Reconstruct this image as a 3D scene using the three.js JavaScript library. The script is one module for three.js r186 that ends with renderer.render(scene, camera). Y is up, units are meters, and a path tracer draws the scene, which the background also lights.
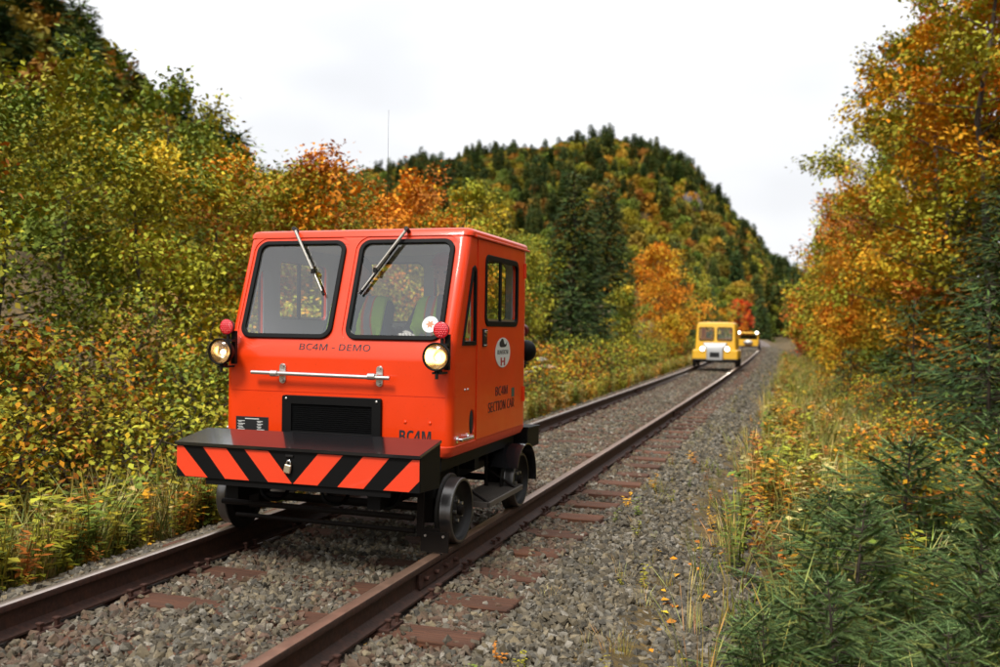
import * as THREE from 'three';
import { mergeGeometries, toCreasedNormals } from 'three/addons/utils/BufferGeometryUtils.js';
import { RoundedBoxGeometry } from 'three/addons/geometries/RoundedBoxGeometry.js';
import { TextGeometry } from 'three/addons/geometries/TextGeometry.js';
import { FontLoader } from 'three/addons/loaders/FontLoader.js';
import { ConvexGeometry } from 'three/addons/geometries/ConvexGeometry.js';
import { MarchingCubes } from 'three/addons/objects/MarchingCubes.js';
import { Brush, Evaluator, SUBTRACTION } from 'three-bvh-csg';

// ------------------------------------------------------------------ camera, sky, sun, exposure
// y = 0 is the top of the rails; the track runs along -z; metres
const scene = new THREE.Scene();
const renderer = new THREE.WebGLRenderer({ antialias: true });
renderer.toneMapping = THREE.LinearToneMapping;
renderer.toneMappingExposure = 2.15;
renderer.shadowMap.enabled = true;
renderer.setSize(1024, 683);

const camera = new THREE.PerspectiveCamera(39.08, 1024 / 683, 0.05, 3000);
camera.position.set(2.746, 1.306, 0);
camera.rotation.set(-0.00664, 0.3133, 0.0143, 'YXZ');
camera.focus = 5.5;
camera.userData.fStop = 1.9;

function rngOf(seed) {
  let s = seed >>> 0;
  return () => { s = (s + 0x6d2b79f5) | 0; let t = Math.imul(s ^ (s >>> 15), 1 | s); t = (t + Math.imul(t ^ (t >>> 7), 61 | t)) ^ t; return ((t ^ (t >>> 14)) >>> 0) / 4294967296; };
}
const hash3 = (x, y, z) => { let h = Math.imul(x | 0, 374761393) ^ Math.imul(y | 0, 668265263) ^ Math.imul(z | 0, 2147483647 - 61); h = Math.imul(h ^ (h >>> 13), 1274126177); return ((h ^ (h >>> 16)) >>> 0) / 4294967296; };
const sm = (t) => t * t * (3 - 2 * t), lerp = (a, b, t) => a + (b - a) * t, clamp = (v, a, b) => Math.min(b, Math.max(a, v));
const step = (a, b, v) => sm(clamp((v - a) / (b - a), 0, 1));
function noise3(x, y, z, wrap = 0) {
  const X = Math.floor(x), Y = Math.floor(y), Z = Math.floor(z), fx = sm(x - X), fy = sm(y - Y), fz = sm(z - Z);
  const w = (v) => (wrap ? ((v % wrap) + wrap) % wrap : v);
  const h = (i, j, k) => hash3(w(X + i), w(Y + j), Z + k);
  return lerp(lerp(lerp(h(0, 0, 0), h(1, 0, 0), fx), lerp(h(0, 1, 0), h(1, 1, 0), fx), fy), lerp(lerp(h(0, 0, 1), h(1, 0, 1), fx), lerp(h(0, 1, 1), h(1, 1, 1), fx), fy), fz);
}
const fbm = (x, y, z = 0, n = 4) => { let a = 0, s = 0.5; for (let i = 0; i < n; i++) { a += s * noise3(x, y, z + i * 7); x *= 2; y *= 2; z *= 2; s *= 0.5; } return a / (1 - 0.5 ** n); };

{ // bright overcast: a white cloud deck with soft grey patches
  const W = 1024, H = 512, data = new Float32Array(W * H * 4);
  for (let j = 0; j < H; j++) for (let i = 0; i < W; i++) {
    const el = ((j + 0.5) / H - 0.5) * Math.PI, az = (i + 0.5) / W * Math.PI * 2, c = Math.cos(el);
    const x = c * Math.cos(az), y = Math.sin(el), z = c * Math.sin(az);
    const n = fbm(x * 2.2 + 9, y * 5 + 4, z * 2.2 + 3, 5);
    let L = 0.94 * (1 + 1.2 * Math.max(0, y)) / 2.2 * lerp(0.78, 1.1, step(0.34, 0.66, n));
    if (y < 0) L = 0.5;
    const o = (j * W + i) * 4, g = step(0.62, 0.3, n) * 0.05;
    data[o] = L * (0.985 - g * 0.5); data[o + 1] = L * (0.995 - g * 0.2); data[o + 2] = L * (1.02 + g * 0.2); data[o + 3] = 1;
  }
  const t = new THREE.DataTexture(data, W, H, THREE.RGBAFormat, THREE.FloatType);
  t.mapping = THREE.EquirectangularReflectionMapping; t.magFilter = THREE.LinearFilter; t.needsUpdate = true;
  scene.background = t; scene.environment = t;
}
const sun = new THREE.DirectionalLight(new THREE.Color(1, 0.95, 0.88), 1.5);
sun.position.set(-10, 60, 42); sun.target.position.set(0, 0, -8); scene.add(sun, sun.target);
sun.castShadow = true; sun.shadow.radius = 28; sun.shadow.mapSize.set(4096, 4096);
Object.assign(sun.shadow.camera, { left: -60, right: 60, top: 60, bottom: -60, near: 1, far: 250 });

// ------------------------------------------------------------------ helpers
const taken = new Map();
function numbered(name) { const n = taken.get(name) ?? 0; taken.set(name, n + 1); return n ? name + '_' + String(n).padStart(3, '0') : name; }
function cast(o) { o.castShadow = o.receiveShadow = true; return o; }
function part(name, geometry, material, parent) { const m = cast(new THREE.Mesh(geometry, material)); m.name = name; parent.add(m); return m; }
function tag(o, label, category, group, kind) { Object.assign(o.userData, { label, category }); if (group) o.userData.group = group; if (kind) o.userData.kind = kind; return o; }
function thing(name, label, category, pos = [0, 0, 0], group) { const g = new THREE.Group(); g.name = numbered(name); g.position.set(...pos); scene.add(g); return tag(g, label, category, group); }
function structure(name, geometry, material, label) { const m = part(numbered(name), geometry, material, scene); m.userData.kind = 'structure'; if (label) { m.userData.label = label; m.userData.category = name.replace(/_/g, ' '); } return m; }
const V = (x, y, z) => new THREE.Vector3(x, y, z);
const lin = (r, g, b) => new THREE.Color().setRGB(r, g, b);
const mat = (c, roughness = 0.8, metalness = 0, more = {}) => new THREE.MeshStandardMaterial({ color: Array.isArray(c) ? lin(...c) : c, roughness, metalness, ...more });
const phys = (c, o) => new THREE.MeshPhysicalMaterial({ color: lin(...c), ...o });
function box(x0, x1, y0, y1, z0, z1, r = 0) {
  const g = r ? new RoundedBoxGeometry(x1 - x0, y1 - y0, z1 - z0, 2, r) : new THREE.BoxGeometry(x1 - x0, y1 - y0, z1 - z0);
  return g.translate((x0 + x1) / 2, (y0 + y1) / 2, (z0 + z1) / 2);
}
const join = (...gs) => mergeGeometries(gs.flat().map((g) => { const n = g.index ? g.toNonIndexed() : g; for (const k of Object.keys(n.attributes)) if (!['position', 'normal', 'uv'].includes(k)) n.deleteAttribute(k); if (!n.attributes.uv) n.setAttribute('uv', new THREE.BufferAttribute(new Float32Array(n.attributes.position.count * 2), 2)); return n; }));
function rod(a, b, r, r2 = r, seg = 12) {
  const d = b.clone().sub(a), g = new THREE.CylinderGeometry(r2, r, d.length(), seg);
  g.applyQuaternion(new THREE.Quaternion().setFromUnitVectors(V(0, 1, 0), d.clone().normalize()));
  return g.translate(...a.clone().add(b).multiplyScalar(0.5).toArray());
}
function rrShape(x0, x1, y0, y1, r) {
  const s = new THREE.Shape(); s.moveTo(x0 + r, y0); s.lineTo(x1 - r, y0); s.absarc(x1 - r, y0 + r, r, -Math.PI / 2, 0); s.lineTo(x1, y1 - r); s.absarc(x1 - r, y1 - r, r, 0, Math.PI / 2);
  s.lineTo(x0 + r, y1); s.absarc(x0 + r, y1 - r, r, Math.PI / 2, Math.PI); s.lineTo(x0, y0 + r); s.absarc(x0 + r, y0 + r, r, Math.PI, Math.PI * 1.5); return s;
}
const extrude = (s, depth, bevel = 0, seg = 8) => new THREE.ExtrudeGeometry(s, { depth, bevelEnabled: bevel > 0, bevelSize: bevel, bevelThickness: bevel, bevelSegments: 2, curveSegments: seg });
function ring(outer, inner, depth, bevel = 0) { outer.holes.push(inner); return extrude(outer, depth, bevel); }
function texture(size, fn, srgb = true, h = size) {
  const d = new Uint8Array(size * h * 4);
  for (let j = 0; j < h; j++) for (let i = 0; i < size; i++) { const c = fn(i / size, j / h), o = (j * size + i) * 4; for (let k = 0; k < 3; k++) d[o + k] = clamp((Array.isArray(c) ? c[k] : c) * 255, 0, 255); d[o + 3] = 255; }
  const t = new THREE.DataTexture(d, size, h); t.wrapS = t.wrapT = THREE.RepeatWrapping; t.magFilter = THREE.LinearFilter; if (srgb) t.colorSpace = THREE.SRGBColorSpace; t.needsUpdate = true; return t;
}
const tiled = (u, v, n, z = 0, oct = 4) => { let a = 0, s = 0.5; for (let i = 0; i < oct; i++) { a += s * noise3(u * n, v * n, z + i * 11, n); n *= 2; s *= 0.5; } return a / (1 - 0.5 ** oct); };

const font = await new FontLoader().loadAsync('fonts/droid/droid_sans_bold.typeface.json');
const fontR = await new FontLoader().loadAsync('fonts/droid/droid_sans_regular.typeface.json');
function words(text, width, height, f = fontR, depth = 0.0015) {   // centred on the origin, facing +z
  const g = new TextGeometry(text, { font: f, size: 1, depth: 1, curveSegments: 3, bevelEnabled: false });
  g.computeBoundingBox(); const b = g.boundingBox;
  g.translate(-(b.min.x + b.max.x) / 2, -(b.min.y + b.max.y) / 2, 0).scale(width / (b.max.x - b.min.x), height / (b.max.y - b.min.y), depth);
  return g;
}

// ------------------------------------------------------------------ terrain
const trackX = (z) => (z < 0 ? -0.00022 * z * z : 0);          // the line bends gently to one side far off
function terrain(x, z) {
  const u = x - trackX(Math.max(z, -160));
  let y;
  if (u > 0) y = u < 1.75 ? -0.235 : u < 3.3 ? lerp(-0.235, -0.62, step(1.75, 3.3, u)) : u < 5 ? -0.62 : -0.62 + (u - 5) * 0.1 + Math.max(0, u - 9) * 0.25;
  else { const v = -u; y = v < 1.45 ? -0.235 : v < 2.3 ? lerp(-0.235, -0.5, step(1.45, 2.3, v)) : v < 3.2 ? -0.5 : -0.5 + (v - 3.2) * 0.12 + Math.max(0, v - 10) * 0.18; }
  const far = step(1.6, 4, Math.abs(u));
  return Math.min(y, 14) + far * (fbm(x * 0.35, z * 0.35, 3) - 0.5) * 0.35;
}
function gridMesh(xs, zs, fy) {
  const p = [], uv = [], idx = [], nx = xs.length;
  for (const z of zs) for (const x of xs) { p.push(x, fy(x, z), z); uv.push(x, z); }
  for (let j = 0; j + 1 < zs.length; j++) for (let i = 0; i + 1 < nx; i++) { const a = j * nx + i, b = a + 1, c = a + nx, d = c + 1; idx.push(a, c, b, b, c, d); }
  const g = new THREE.BufferGeometry(); g.setAttribute('position', new THREE.Float32BufferAttribute(p, 3)); g.setAttribute('uv', new THREE.Float32BufferAttribute(uv, 2)); g.setIndex(idx); g.computeVertexNormals(); return g;
}
const soilTex = texture(512, (u, v) => {
  const a = tiled(u, v, 8, 1, 5), b = tiled(u, v, 32, 5, 3), c = tiled(u, v, 4, 9, 3);
  const t = clamp((a - 0.3) * 2.2, 0, 1), l = 0.55 + 0.6 * b;
  return [lerp(0.30, 0.44, t) * l + 0.05 * c, lerp(0.25, 0.34, t) * l + 0.04 * c, lerp(0.14, 0.17, t) * l];
});
soilTex.repeat.set(0.35, 0.35);
const soilBump = texture(512, (u, v) => tiled(u, v, 24, 3, 5), false); soilBump.repeat.set(0.7, 0.7);
const soilM = mat([1, 1, 1], 0.95, 0, { map: soilTex, bumpMap: soilBump, bumpScale: 0.05 });
{
  const xs = [], zs = [];
  for (let x = -900; x < -40; x += 60) xs.push(x); for (let x = -40; x < -9; x += 2) xs.push(x); for (let x = -9; x < 9; x += 0.28) xs.push(x); for (let x = 9; x < 40; x += 2) xs.push(x); for (let x = 40; x <= 900; x += 60) xs.push(x);
  for (let z = 120; z > 6; z -= 12) zs.push(z); for (let z = 6; z > -30; z -= 0.35) zs.push(z); for (let z = -30; z > -160; z -= 1.6) zs.push(z); for (let z = -160; z >= -1500; z -= 60) zs.push(z);
  structure('ground', gridMesh(xs, zs.reverse().map((z) => z).reverse(), terrain), soilM);
}
// ballast bed: a shaped layer of crushed stone
const stoneTex = texture(512, (u, v) => {   // crushed stone too far off to build singly: irregular cells
  const n = 40, x = u * n, y = v * n, X = Math.floor(x), Y = Math.floor(y); let best = 9, bx = 0, by = 0, second = 9;
  for (let j = -1; j < 2; j++) for (let i = -1; i < 2; i++) { const cx = (X + i + n) % n, cy = (Y + j + n) % n, dx = X + i + hash3(cx, cy, 1) - x, dy = Y + j + hash3(cx, cy, 2) - y, d = Math.hypot(dx, dy); if (d < best) { second = best; best = d; bx = cx; by = cy; } else if (d < second) second = d; }
  const r = hash3(bx, by, 5), w = hash3(bx, by, 6), l = 0.24 + 0.25 * r;
  return [l * (1.05 + 0.1 * w), l * (0.96 + 0.03 * w), l * (0.92 - 0.06 * w)];
});
stoneTex.repeat.set(0.5, 0.5);
const stoneBump = texture(512, (u, v) => tiled(u, v, 40, 8, 3), false); stoneBump.repeat.set(0.5, 0.5);
const ballastM = mat([1, 1, 1], 0.95, 0, { map: stoneTex, bumpMap: stoneBump, bumpScale: 0.03 });
function ballastTop(u, z) {
  const n = (fbm(u * 2.2, z * 2.2, 6, 3) - 0.5) * 0.035;
  if (u < -1.0) return lerp(-0.205, -0.3, step(-1.1, -1.8, u)) + n - 0.3 * step(-1.6, -1.8, u);
  if (u < 0.95) return -0.19 + n * 0.8;
  return lerp(-0.205, -0.4, step(1.4, 2.75, u)) + n - 0.5 * step(2.4, 2.8, u);
}
{
  const us = []; for (let u = -1.75; u <= 2.8; u += 0.13) us.push(u);
  const zs = []; for (let z = 3; z > -30; z -= 0.25) zs.push(z); for (let z = -30; z >= -160; z -= 1.5) zs.push(z);
  const g = gridMesh(us, zs, (u, z) => ballastTop(u, z) - 0.012), p = g.attributes.position, uv = g.attributes.uv;
  for (let i = 0; i < p.count; i++) { p.setX(i, p.getX(i) + trackX(p.getZ(i))); uv.setX(i, p.getX(i)); }
  g.computeVertexNormals();
  structure('ballast_bed', g, ballastM);
}
{ // the stones themselves
  const kinds = [0, 1, 2, 3].map((k) => {
    const r = rngOf(70 + k), pts = []; for (let i = 0; i < 11; i++) { const v = V(r() - 0.5, r() - 0.5, r() - 0.5).normalize(), m = Math.max(Math.abs(v.x), Math.abs(v.y), Math.abs(v.z)); pts.push(v.multiplyScalar(lerp(1, 1 / m, 0.5) * (0.75 + 0.35 * r())).multiply(V(1.1, 0.62 + 0.2 * r(), 0.9))); }
    const g = new ConvexGeometry(pts); g.setAttribute('uv', new THREE.BufferAttribute(Float32Array.from({ length: g.attributes.position.count * 2 }, (_, i) => g.attributes.position.array[(i >> 1) * 3 + (i % 2) * 2] * 0.5), 2));
    g.computeVertexNormals(); return g;
  });
  const rough = texture(128, (u, v) => { const b = 0.75 + 0.35 * tiled(u, v, 8, 2, 4); return [b, b, b]; });
  const m = mat([1, 1, 1], 0.9, 0, { map: rough });
  const r = rngOf(5), zones = [[-1.2, -7, 3300, 0.009, 0.034], [-7, -13, 1500, 0.013, 0.035], [-13, -26, 520, 0.022, 0.043], [-26, -48, 150, 0.034, 0.055], [-48, -90, 45, 0.05, 0.08]];
  const lists = kinds.map(() => []);
  for (const [z0, z1, density, r0, r1] of zones) {
    const n = Math.round((z0 - z1) * 4.3 * density);
    for (let i = 0; i < n; i++) {
      const z = lerp(z0, z1, r()), u = -1.7 + r() * 4.3, x = u + trackX(z);
      if (u > 2.2 && r() < (u - 2.2) / 0.6) continue;
      if (u < -1.45 && r() < 0.6) continue;
      const s = lerp(r0, r1, r() ** 2), tie = Math.abs((((z + 4.19) % 0.6) + 0.9) % 0.6 - 0.3) < 0.115;   // over a sleeper
      if (tie && Math.abs(u) < 1.32) { const keep = Math.abs(u) < 0.68 ? 0.75 * step(0.35, 0.6, fbm(u * 2, z * 1.4, 21, 2)) : 0.12; if (r() > keep) continue; }
      if (Math.abs(Math.abs(u) - 0.7525) < 0.075) continue;
      lists[(r() * 4) | 0].push([x, ballastTop(u, z) + s * (r() * 0.55 - 0.2) + (tie ? 0.012 : 0), z, s, r(), r(), r(), Math.abs(Math.abs(u) - 0.75) < 0.55 ? r() : 0]);
    }
  }
  lists.forEach((list, k) => {
    const im = cast(new THREE.InstancedMesh(kinds[k], m, list.length)), o = new THREE.Object3D(), c = new THREE.Color();
    list.forEach(([x, y, z, s, a, b, d, rust], i) => {
      o.position.set(x, y, z); o.rotation.set(a * 6, b * 6, d * 6); o.scale.setScalar(s); o.updateMatrix(); im.setMatrixAt(i, o.matrix);
      const l = 0.045 + 0.145 * a * a + 0.04 * b; c.setRGB(l * (1.09 + 0.22 * d), l * (0.99 + 0.03 * d), l * (0.78 - 0.2 * d)); if (rust > 0.4) c.lerp(lin(0.13, 0.062, 0.036), (rust - 0.4) * 1.2); if (a > 0.95) c.setRGB(0.27, 0.24, 0.19);
      im.setColorAt(i, c);
    });
    im.name = numbered('ballast_stones'); tag(im, 'loose crushed grey and tan ballast stones along the track', 'gravel', 'ballast stones', 'stuff'); scene.add(im);
  });
}

// ------------------------------------------------------------------ track
const GAUGE = 0.7525;
const grainTex = texture(256, (u, v) => { const g = tiled(u * 1, v, 4, 2, 2) * 0.4 + noise3(u * 6, v * 64, 3, 0) * 0.6, l = 0.62 + 0.5 * g, w = tiled(u, v, 8, 6, 4); return [0.48 * l + 0.06 * w, 0.315 * l + 0.05 * w, 0.235 * l + 0.04 * w]; });
const grainBump = texture(256, (u, v) => noise3(u * 5, v * 60, 3) * 0.7 + tiled(u, v, 8, 4, 3) * 0.3, false);
const tieMs = [1, 0.8, 1.18].map((k) => mat([0.62 * k, 0.55 * k, 0.44 * k], 0.92, 0, { map: grainTex, bumpMap: grainBump, bumpScale: 0.008 }));
const rustTex = texture(256, (u, v) => { const a = tiled(u, v, 8, 4, 5), b = tiled(u, v, 32, 1, 3), l = 0.7 + 0.5 * b; return [lerp(0.27, 0.40, a) * l, lerp(0.185, 0.255, a) * l, lerp(0.145, 0.18, a) * l]; });
const rustBump = texture(256, (u, v) => tiled(u, v, 32, 7, 3), false);
const railM = mat([0.5, 0.44, 0.42], 0.7, 0.15, { map: rustTex, bumpMap: rustBump, bumpScale: 0.0015 });
const plateM = mat([0.55, 0.42, 0.38], 0.85, 0.1, { map: rustTex });
const railTopTex = texture(256, (u, v) => { const a = tiled(u, v, 8, 14, 4), l = 0.62 + 0.22 * a; return [l, l * 0.93, l * 0.88]; });
const railTopM = mat([0.95, 0.92, 0.9], 0.3, 0.85, { map: railTopTex });
const railTopRustM = mat([0.5, 0.36, 0.28], 0.42, 0.6, { map: railTopTex });
function sweepRail(profile, closed, x0, zs) {
  const p = [], uv = [], idx = [], n = profile.length; let len = [0];
  for (let i = 1; i < n; i++) len.push(len[i - 1] + Math.hypot(profile[i][0] - profile[i - 1][0], profile[i][1] - profile[i - 1][1]));
  for (const z of zs) for (let i = 0; i < n; i++) { p.push(x0 + trackX(z) + profile[i][0], profile[i][1], z); uv.push(z * 2, len[i] * 2); }
  for (let j = 0; j + 1 < zs.length; j++) for (let i = 0; i + 1 < n; i++) { const a = j * n + i, b = a + 1, c = a + n, d = c + 1; idx.push(a, c, b, b, c, d); }
  const g = new THREE.BufferGeometry(); g.setAttribute('position', new THREE.Float32BufferAttribute(p, 3)); g.setAttribute('uv', new THREE.Float32BufferAttribute(uv, 2)); g.setIndex(idx); g.computeVertexNormals(); return toCreasedNormals(g, 0.7);
}
{
  const track = thing('railway_track', 'rusty railway track with timber ties bedded in grey stone ballast', 'track');
  const zs = []; for (let z = 6; z > -30; z -= 1) zs.push(z); for (let z = -30; z >= -170; z -= 2.5) zs.push(z);
  const half = [[0, -0.0], [0.022, -0.0008], [0.031, -0.004], [0.0355, -0.012], [0.0355, -0.032], [0.029, -0.038], [0.0095, -0.047], [0.008, -0.085], [0.0105, -0.122], [0.03, -0.136], [0.066, -0.145], [0.067, -0.155]];
  const profile = [...half.slice().reverse().map(([x, y]) => [-x, y]), ...half.slice(1), [-0.067, -0.155]];
  for (const s of [-1, 1]) {
    const rail = part('rail', sweepRail(profile, true, s * GAUGE, zs), railM, track);
    part('running_surface', sweepRail([[-0.031, -0.0035], [-0.02, 0.0006], [0, 0.0012], [0.02, 0.0006], [0.031, -0.0035]], false, s * GAUGE, zs), s < 0 ? railTopM : railTopRustM, rail);
    for (const z of s > 0 ? [-5.03, -15.9] : [-9.6, -21.3]) {
      const x = s * GAUGE + trackX(z);
      for (const q of [-1, 1]) {
        const bar = new THREE.Shape([[0.012, -0.045], [0.03, -0.05], [0.026, -0.085], [0.034, -0.128], [0.012, -0.122]].map(([a, b]) => new THREE.Vector2(q * a, b)));
        part('joint_bar', extrude(bar, 0.62).translate(x, 0, z - 0.31), plateM, rail);
        for (let k = 0; k < 4; k++) part('bolt', new THREE.CylinderGeometry(0.014, 0.014, 0.028, 6).rotateZ(Math.PI / 2).translate(x + q * 0.04, -0.084, z - 0.23 + k * 0.153), plateM, rail);
      }
      part('rail_gap', box(x - 0.0358, x + 0.0358, -0.04, 0.0016, z - 0.004, z + 0.004), mat([0.01, 0.01, 0.01], 1), rail);
    }
  }
  const r = rngOf(11), tieGeos = [0, 1, 2, 3].map((k) => { const g = new RoundedBoxGeometry(2.56, 0.17, 0.215, 2, 0.012), p = g.attributes.position, uv = g.attributes.uv; for (let i = 0; i < p.count; i++) { const x = p.getX(i), z = p.getZ(i); p.setY(i, p.getY(i) - 0.012 * fbm(x * 3 + k * 9, z * 14, k)); p.setX(i, x + Math.sign(x) * 0.03 * (noise3(z * 20, k, 4) - 0.5)); uv.setXY(i, x * 0.7 + k * 0.3, (z + p.getY(i)) * 3); } g.computeVertexNormals(); return g; });
  const plateG = new RoundedBoxGeometry(0.19, 0.018, 0.18, 1, 0.005), spikeG = join(box(-0.009, 0.009, -0.03, 0.03, -0.009, 0.009), box(-0.019, 0.014, 0.022, 0.034, -0.014, 0.014, 0.004));
  for (let i = 0; i < 118; i++) {
    const z = -1.19 - i * 0.6 + (r() - 0.5) * 0.05, tie = part('tie', tieGeos[(r() * 4) | 0], tieMs[(r() * 3) | 0], track);
    tie.position.set(trackX(z) + (r() - 0.5) * 0.06, -0.252, z); tie.rotation.y = (r() - 0.5) * 0.03;
    if (i < 36) for (const s of [-1, 1]) {
      part('tie_plate', plateG, plateM, tie).position.set(s * GAUGE, 0.086, 0);
      for (const [dx, dz] of [[-0.077, 0.05], [0.077, -0.05], [0.077, 0.055]]) { const k = part('spike', spikeG, plateM, tie); k.position.set(s * GAUGE + dx, 0.098 + r() * 0.008, dz); if (dx > 0) k.rotation.y = 0; else k.rotation.y = Math.PI; }
    }
  }
}

// ------------------------------------------------------------------ the red section car
const paintTex = texture(512, (u, v) => { const a = tiled(u, v, 6, 2, 4), b = tiled(u, v, 64, 5, 2), k = 0.965 + 0.035 * a - (b > 0.83 ? 0.05 : 0); return [k, k, k]; }, true), paintRough = texture(256, (u, v) => 0.85 + 0.3 * (tiled(u, v, 8, 6, 4) - 0.5), false);
const paint = phys([0.80, 0.046, 0.003], { map: paintTex, roughnessMap: paintRough, roughness: 0.42, specularIntensity: 0.6, clearcoat: 0.4, clearcoatRoughness: 0.08 });
const paintFlat = phys([0.72, 0.05, 0.008], { roughness: 0.6, clearcoat: 0.15, clearcoatRoughness: 0.4, bumpMap: texture(256, (u, v) => tiled(u, v, 32, 3, 3), false), bumpScale: 0.003 });
const blackGloss = phys([0.012, 0.012, 0.013], { roughnessMap: paintRough, roughness: 0.25, specularIntensity: 0.5, clearcoat: 0.8, clearcoatRoughness: 0.08 });
const blackFlat = phys([0.0055, 0.0053, 0.0053], { roughness: 0.5, specularIntensity: 0.25 }), rubber = phys([0.004, 0.0042, 0.0045], { roughness: 0.5, specularIntensity: 0.25 }), greasy = phys([0.010, 0.0075, 0.006], { roughness: 0.6, specularIntensity: 0.2 });
const steel = mat([0.62, 0.6, 0.57], 0.3, 0.95), wornSteel = mat([0.13, 0.125, 0.12], 0.3, 0.85), chrome = mat([0.8, 0.8, 0.8], 0.12, 1), darkSteel = phys([0.016, 0.0145, 0.0135], { roughness: 0.45, metalness: 0.2, specularIntensity: 0.5 });
const glass = phys([0.93, 0.96, 0.95], { transmission: 1, thickness: 0, roughness: 0.02, ior: 1.6 }), shield = phys([0.95, 0.97, 0.97], { transmission: 1, thickness: 0, roughness: 0.03, ior: 2.1 });
const liner = mat([0.46, 0.47, 0.49], 0.85), ink = mat([0.012, 0.012, 0.014], 0.6);

const ZR = -6.72, CREASE = 1.116, SLOPE = 0.279 / 0.802, TOP = 1.88;
const frontZ = (y) => (y < CREASE ? -5.178 : -5.178 - (y - CREASE) * SLOPE);
function loft(levels) {   // levels: [y, half width, front z, rear z, corner radius]
  const p = [], idx = [], K = 7, n = K * 4;
  for (const [y, X, zf, zr, r] of levels) for (const [sx, cz, a0] of [[1, zf - r, 0], [-1, zf - r, Math.PI / 2], [-1, zr + r, Math.PI], [1, zr + r, Math.PI * 1.5]])
    for (let k = 0; k < K; k++) { const a = a0 + k / (K - 1) * Math.PI / 2; p.push(sx * (X - r) + Math.cos(a) * r, y, cz + Math.sin(a) * r); }
  for (let j = 0; j + 1 < levels.length; j++) for (let i = 0; i < n; i++) { const a = j * n + i, b = j * n + (i + 1) % n, c = a + n, d = b + n; idx.push(a, c, b, b, c, d); }
  for (const [j, flip] of [[0, false], [levels.length - 1, true]]) { const c = p.length / 3, L = levels[j]; p.push(0, L[0], (L[2] + L[3]) / 2); for (let i = 0; i < n; i++) { const a = j * n + i, b = j * n + (i + 1) % n; idx.push(...(flip ? [c, b, a] : [c, a, b])); } }
  const g = new THREE.BufferGeometry(); g.setAttribute('position', new THREE.Float32BufferAttribute(p, 3)); g.setIndex(idx); g.computeVertexNormals(); return g.toNonIndexed();
}
const wsBasis = new THREE.Matrix4().makeBasis(V(1, 0, 0), V(0, 0.802, -0.279).normalize(), V(0, 0.279, 0.802).normalize()).setPosition(0, CREASE, -5.178);
const S = (y) => (y - CREASE) / 0.9445;                       // distance up the sloped front
const onSlope = (g, lift = 0) => g.translate(0, 0, lift).applyMatrix4(wsBasis);
const sideBasis = (s) => new THREE.Matrix4().makeBasis(V(0, 0, -s), V(0, 1, 0), V(s, 0, 0));   // local x = toward the rear on the +x side
const onSide = (g, s, lift = 0) => g.translate(0, 0, lift).applyMatrix4(sideBasis(s)).translate(s * 0.775, 0, 0);
const sx = (s, a, b) => (s > 0 ? [a, b] : [-b, -a]);
const csg = new Evaluator(); csg.attributes = ['position', 'normal']; csg.useGroups = false;
const brush = (g) => { const n = g.index ? g.toNonIndexed() : g; for (const k of Object.keys(n.attributes)) if (!['position', 'normal'].includes(k)) n.deleteAttribute(k); const b = new Brush(n); b.updateMatrixWorld(); return b; };
const cut = (a, ...cs) => { let r = a; for (const c of cs) r = csg.evaluate(r, brush(c), SUBTRACTION); return r; };
const finish = (b, angle = 0.5) => { const g = toCreasedNormals(b.geometry.index ? b.geometry.toNonIndexed() : b.geometry, angle); g.setAttribute('uv', new THREE.BufferAttribute(Float32Array.from({ length: g.attributes.position.count * 2 }, (_, i) => (i % 2 ? g.attributes.position.getY(i >> 1) : g.attributes.position.getX(i >> 1) + g.attributes.position.getZ(i >> 1)) * 1.3), 2)); return g; };

const WIN = [[-0.69, -0.052], [0.052, 0.69]], wy0 = S(1.222), wy1 = S(1.845);
const quarter = (grow = 0) => { const s = new THREE.Shape([[5.345 - grow, 1.2 - grow], [5.577 + grow, 1.2 - grow], [5.572 + grow, 1.66 + grow], [5.545, 1.682 + grow], [5.515 - grow, 1.665 + grow]].map(([a, b]) => new THREE.Vector2(a, b))); return s; };
const flipX = (g) => { const p = g.attributes.position; g.scale(-1, 1, 1); for (let i = 0; i < p.count; i += 3) { const a = [p.getX(i), p.getY(i), p.getZ(i)]; p.setXYZ(i, p.getX(i + 1), p.getY(i + 1), p.getZ(i + 1)); p.setXYZ(i + 1, ...a); } g.computeVertexNormals(); return g; };
const sideCut = (shape, s, depth, lift) => { const g = extrude(shape, depth).toNonIndexed(); g.translate(0, 0, lift); if (s > 0) return g.applyMatrix4(sideBasis(1)).translate(0.775, 0, 0); const h = g.applyMatrix4(sideBasis(1)).translate(0.775, 0, 0); return flipX(h); };
const openings = () => [
  ...WIN.map(([a, b]) => onSlope(extrude(rrShape(a + 0.012, b - 0.012, wy0 + 0.012, wy1 - 0.012, 0.062), 0.3), -0.2)),
  ...[1, -1].flatMap((s) => [sideCut(rrShape(5.77, 6.448, 1.34, 1.748, 0.045), s, 0.2, -0.15), sideCut(quarter(-0.012), s, 0.2, -0.15)]),
  extrude(rrShape(-0.62, -0.04, 1.33, 1.8, 0.07), 0.3).translate(0, 0, ZR - 0.15),
  extrude(rrShape(0.04, 0.62, 1.33, 1.8, 0.07), 0.3).translate(0, 0, ZR - 0.15),
];
const car = thing('section_car', 'orange red railway section car with black striped front bumper box and two windshields', 'rail car', [0, 0, 0]);
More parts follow.
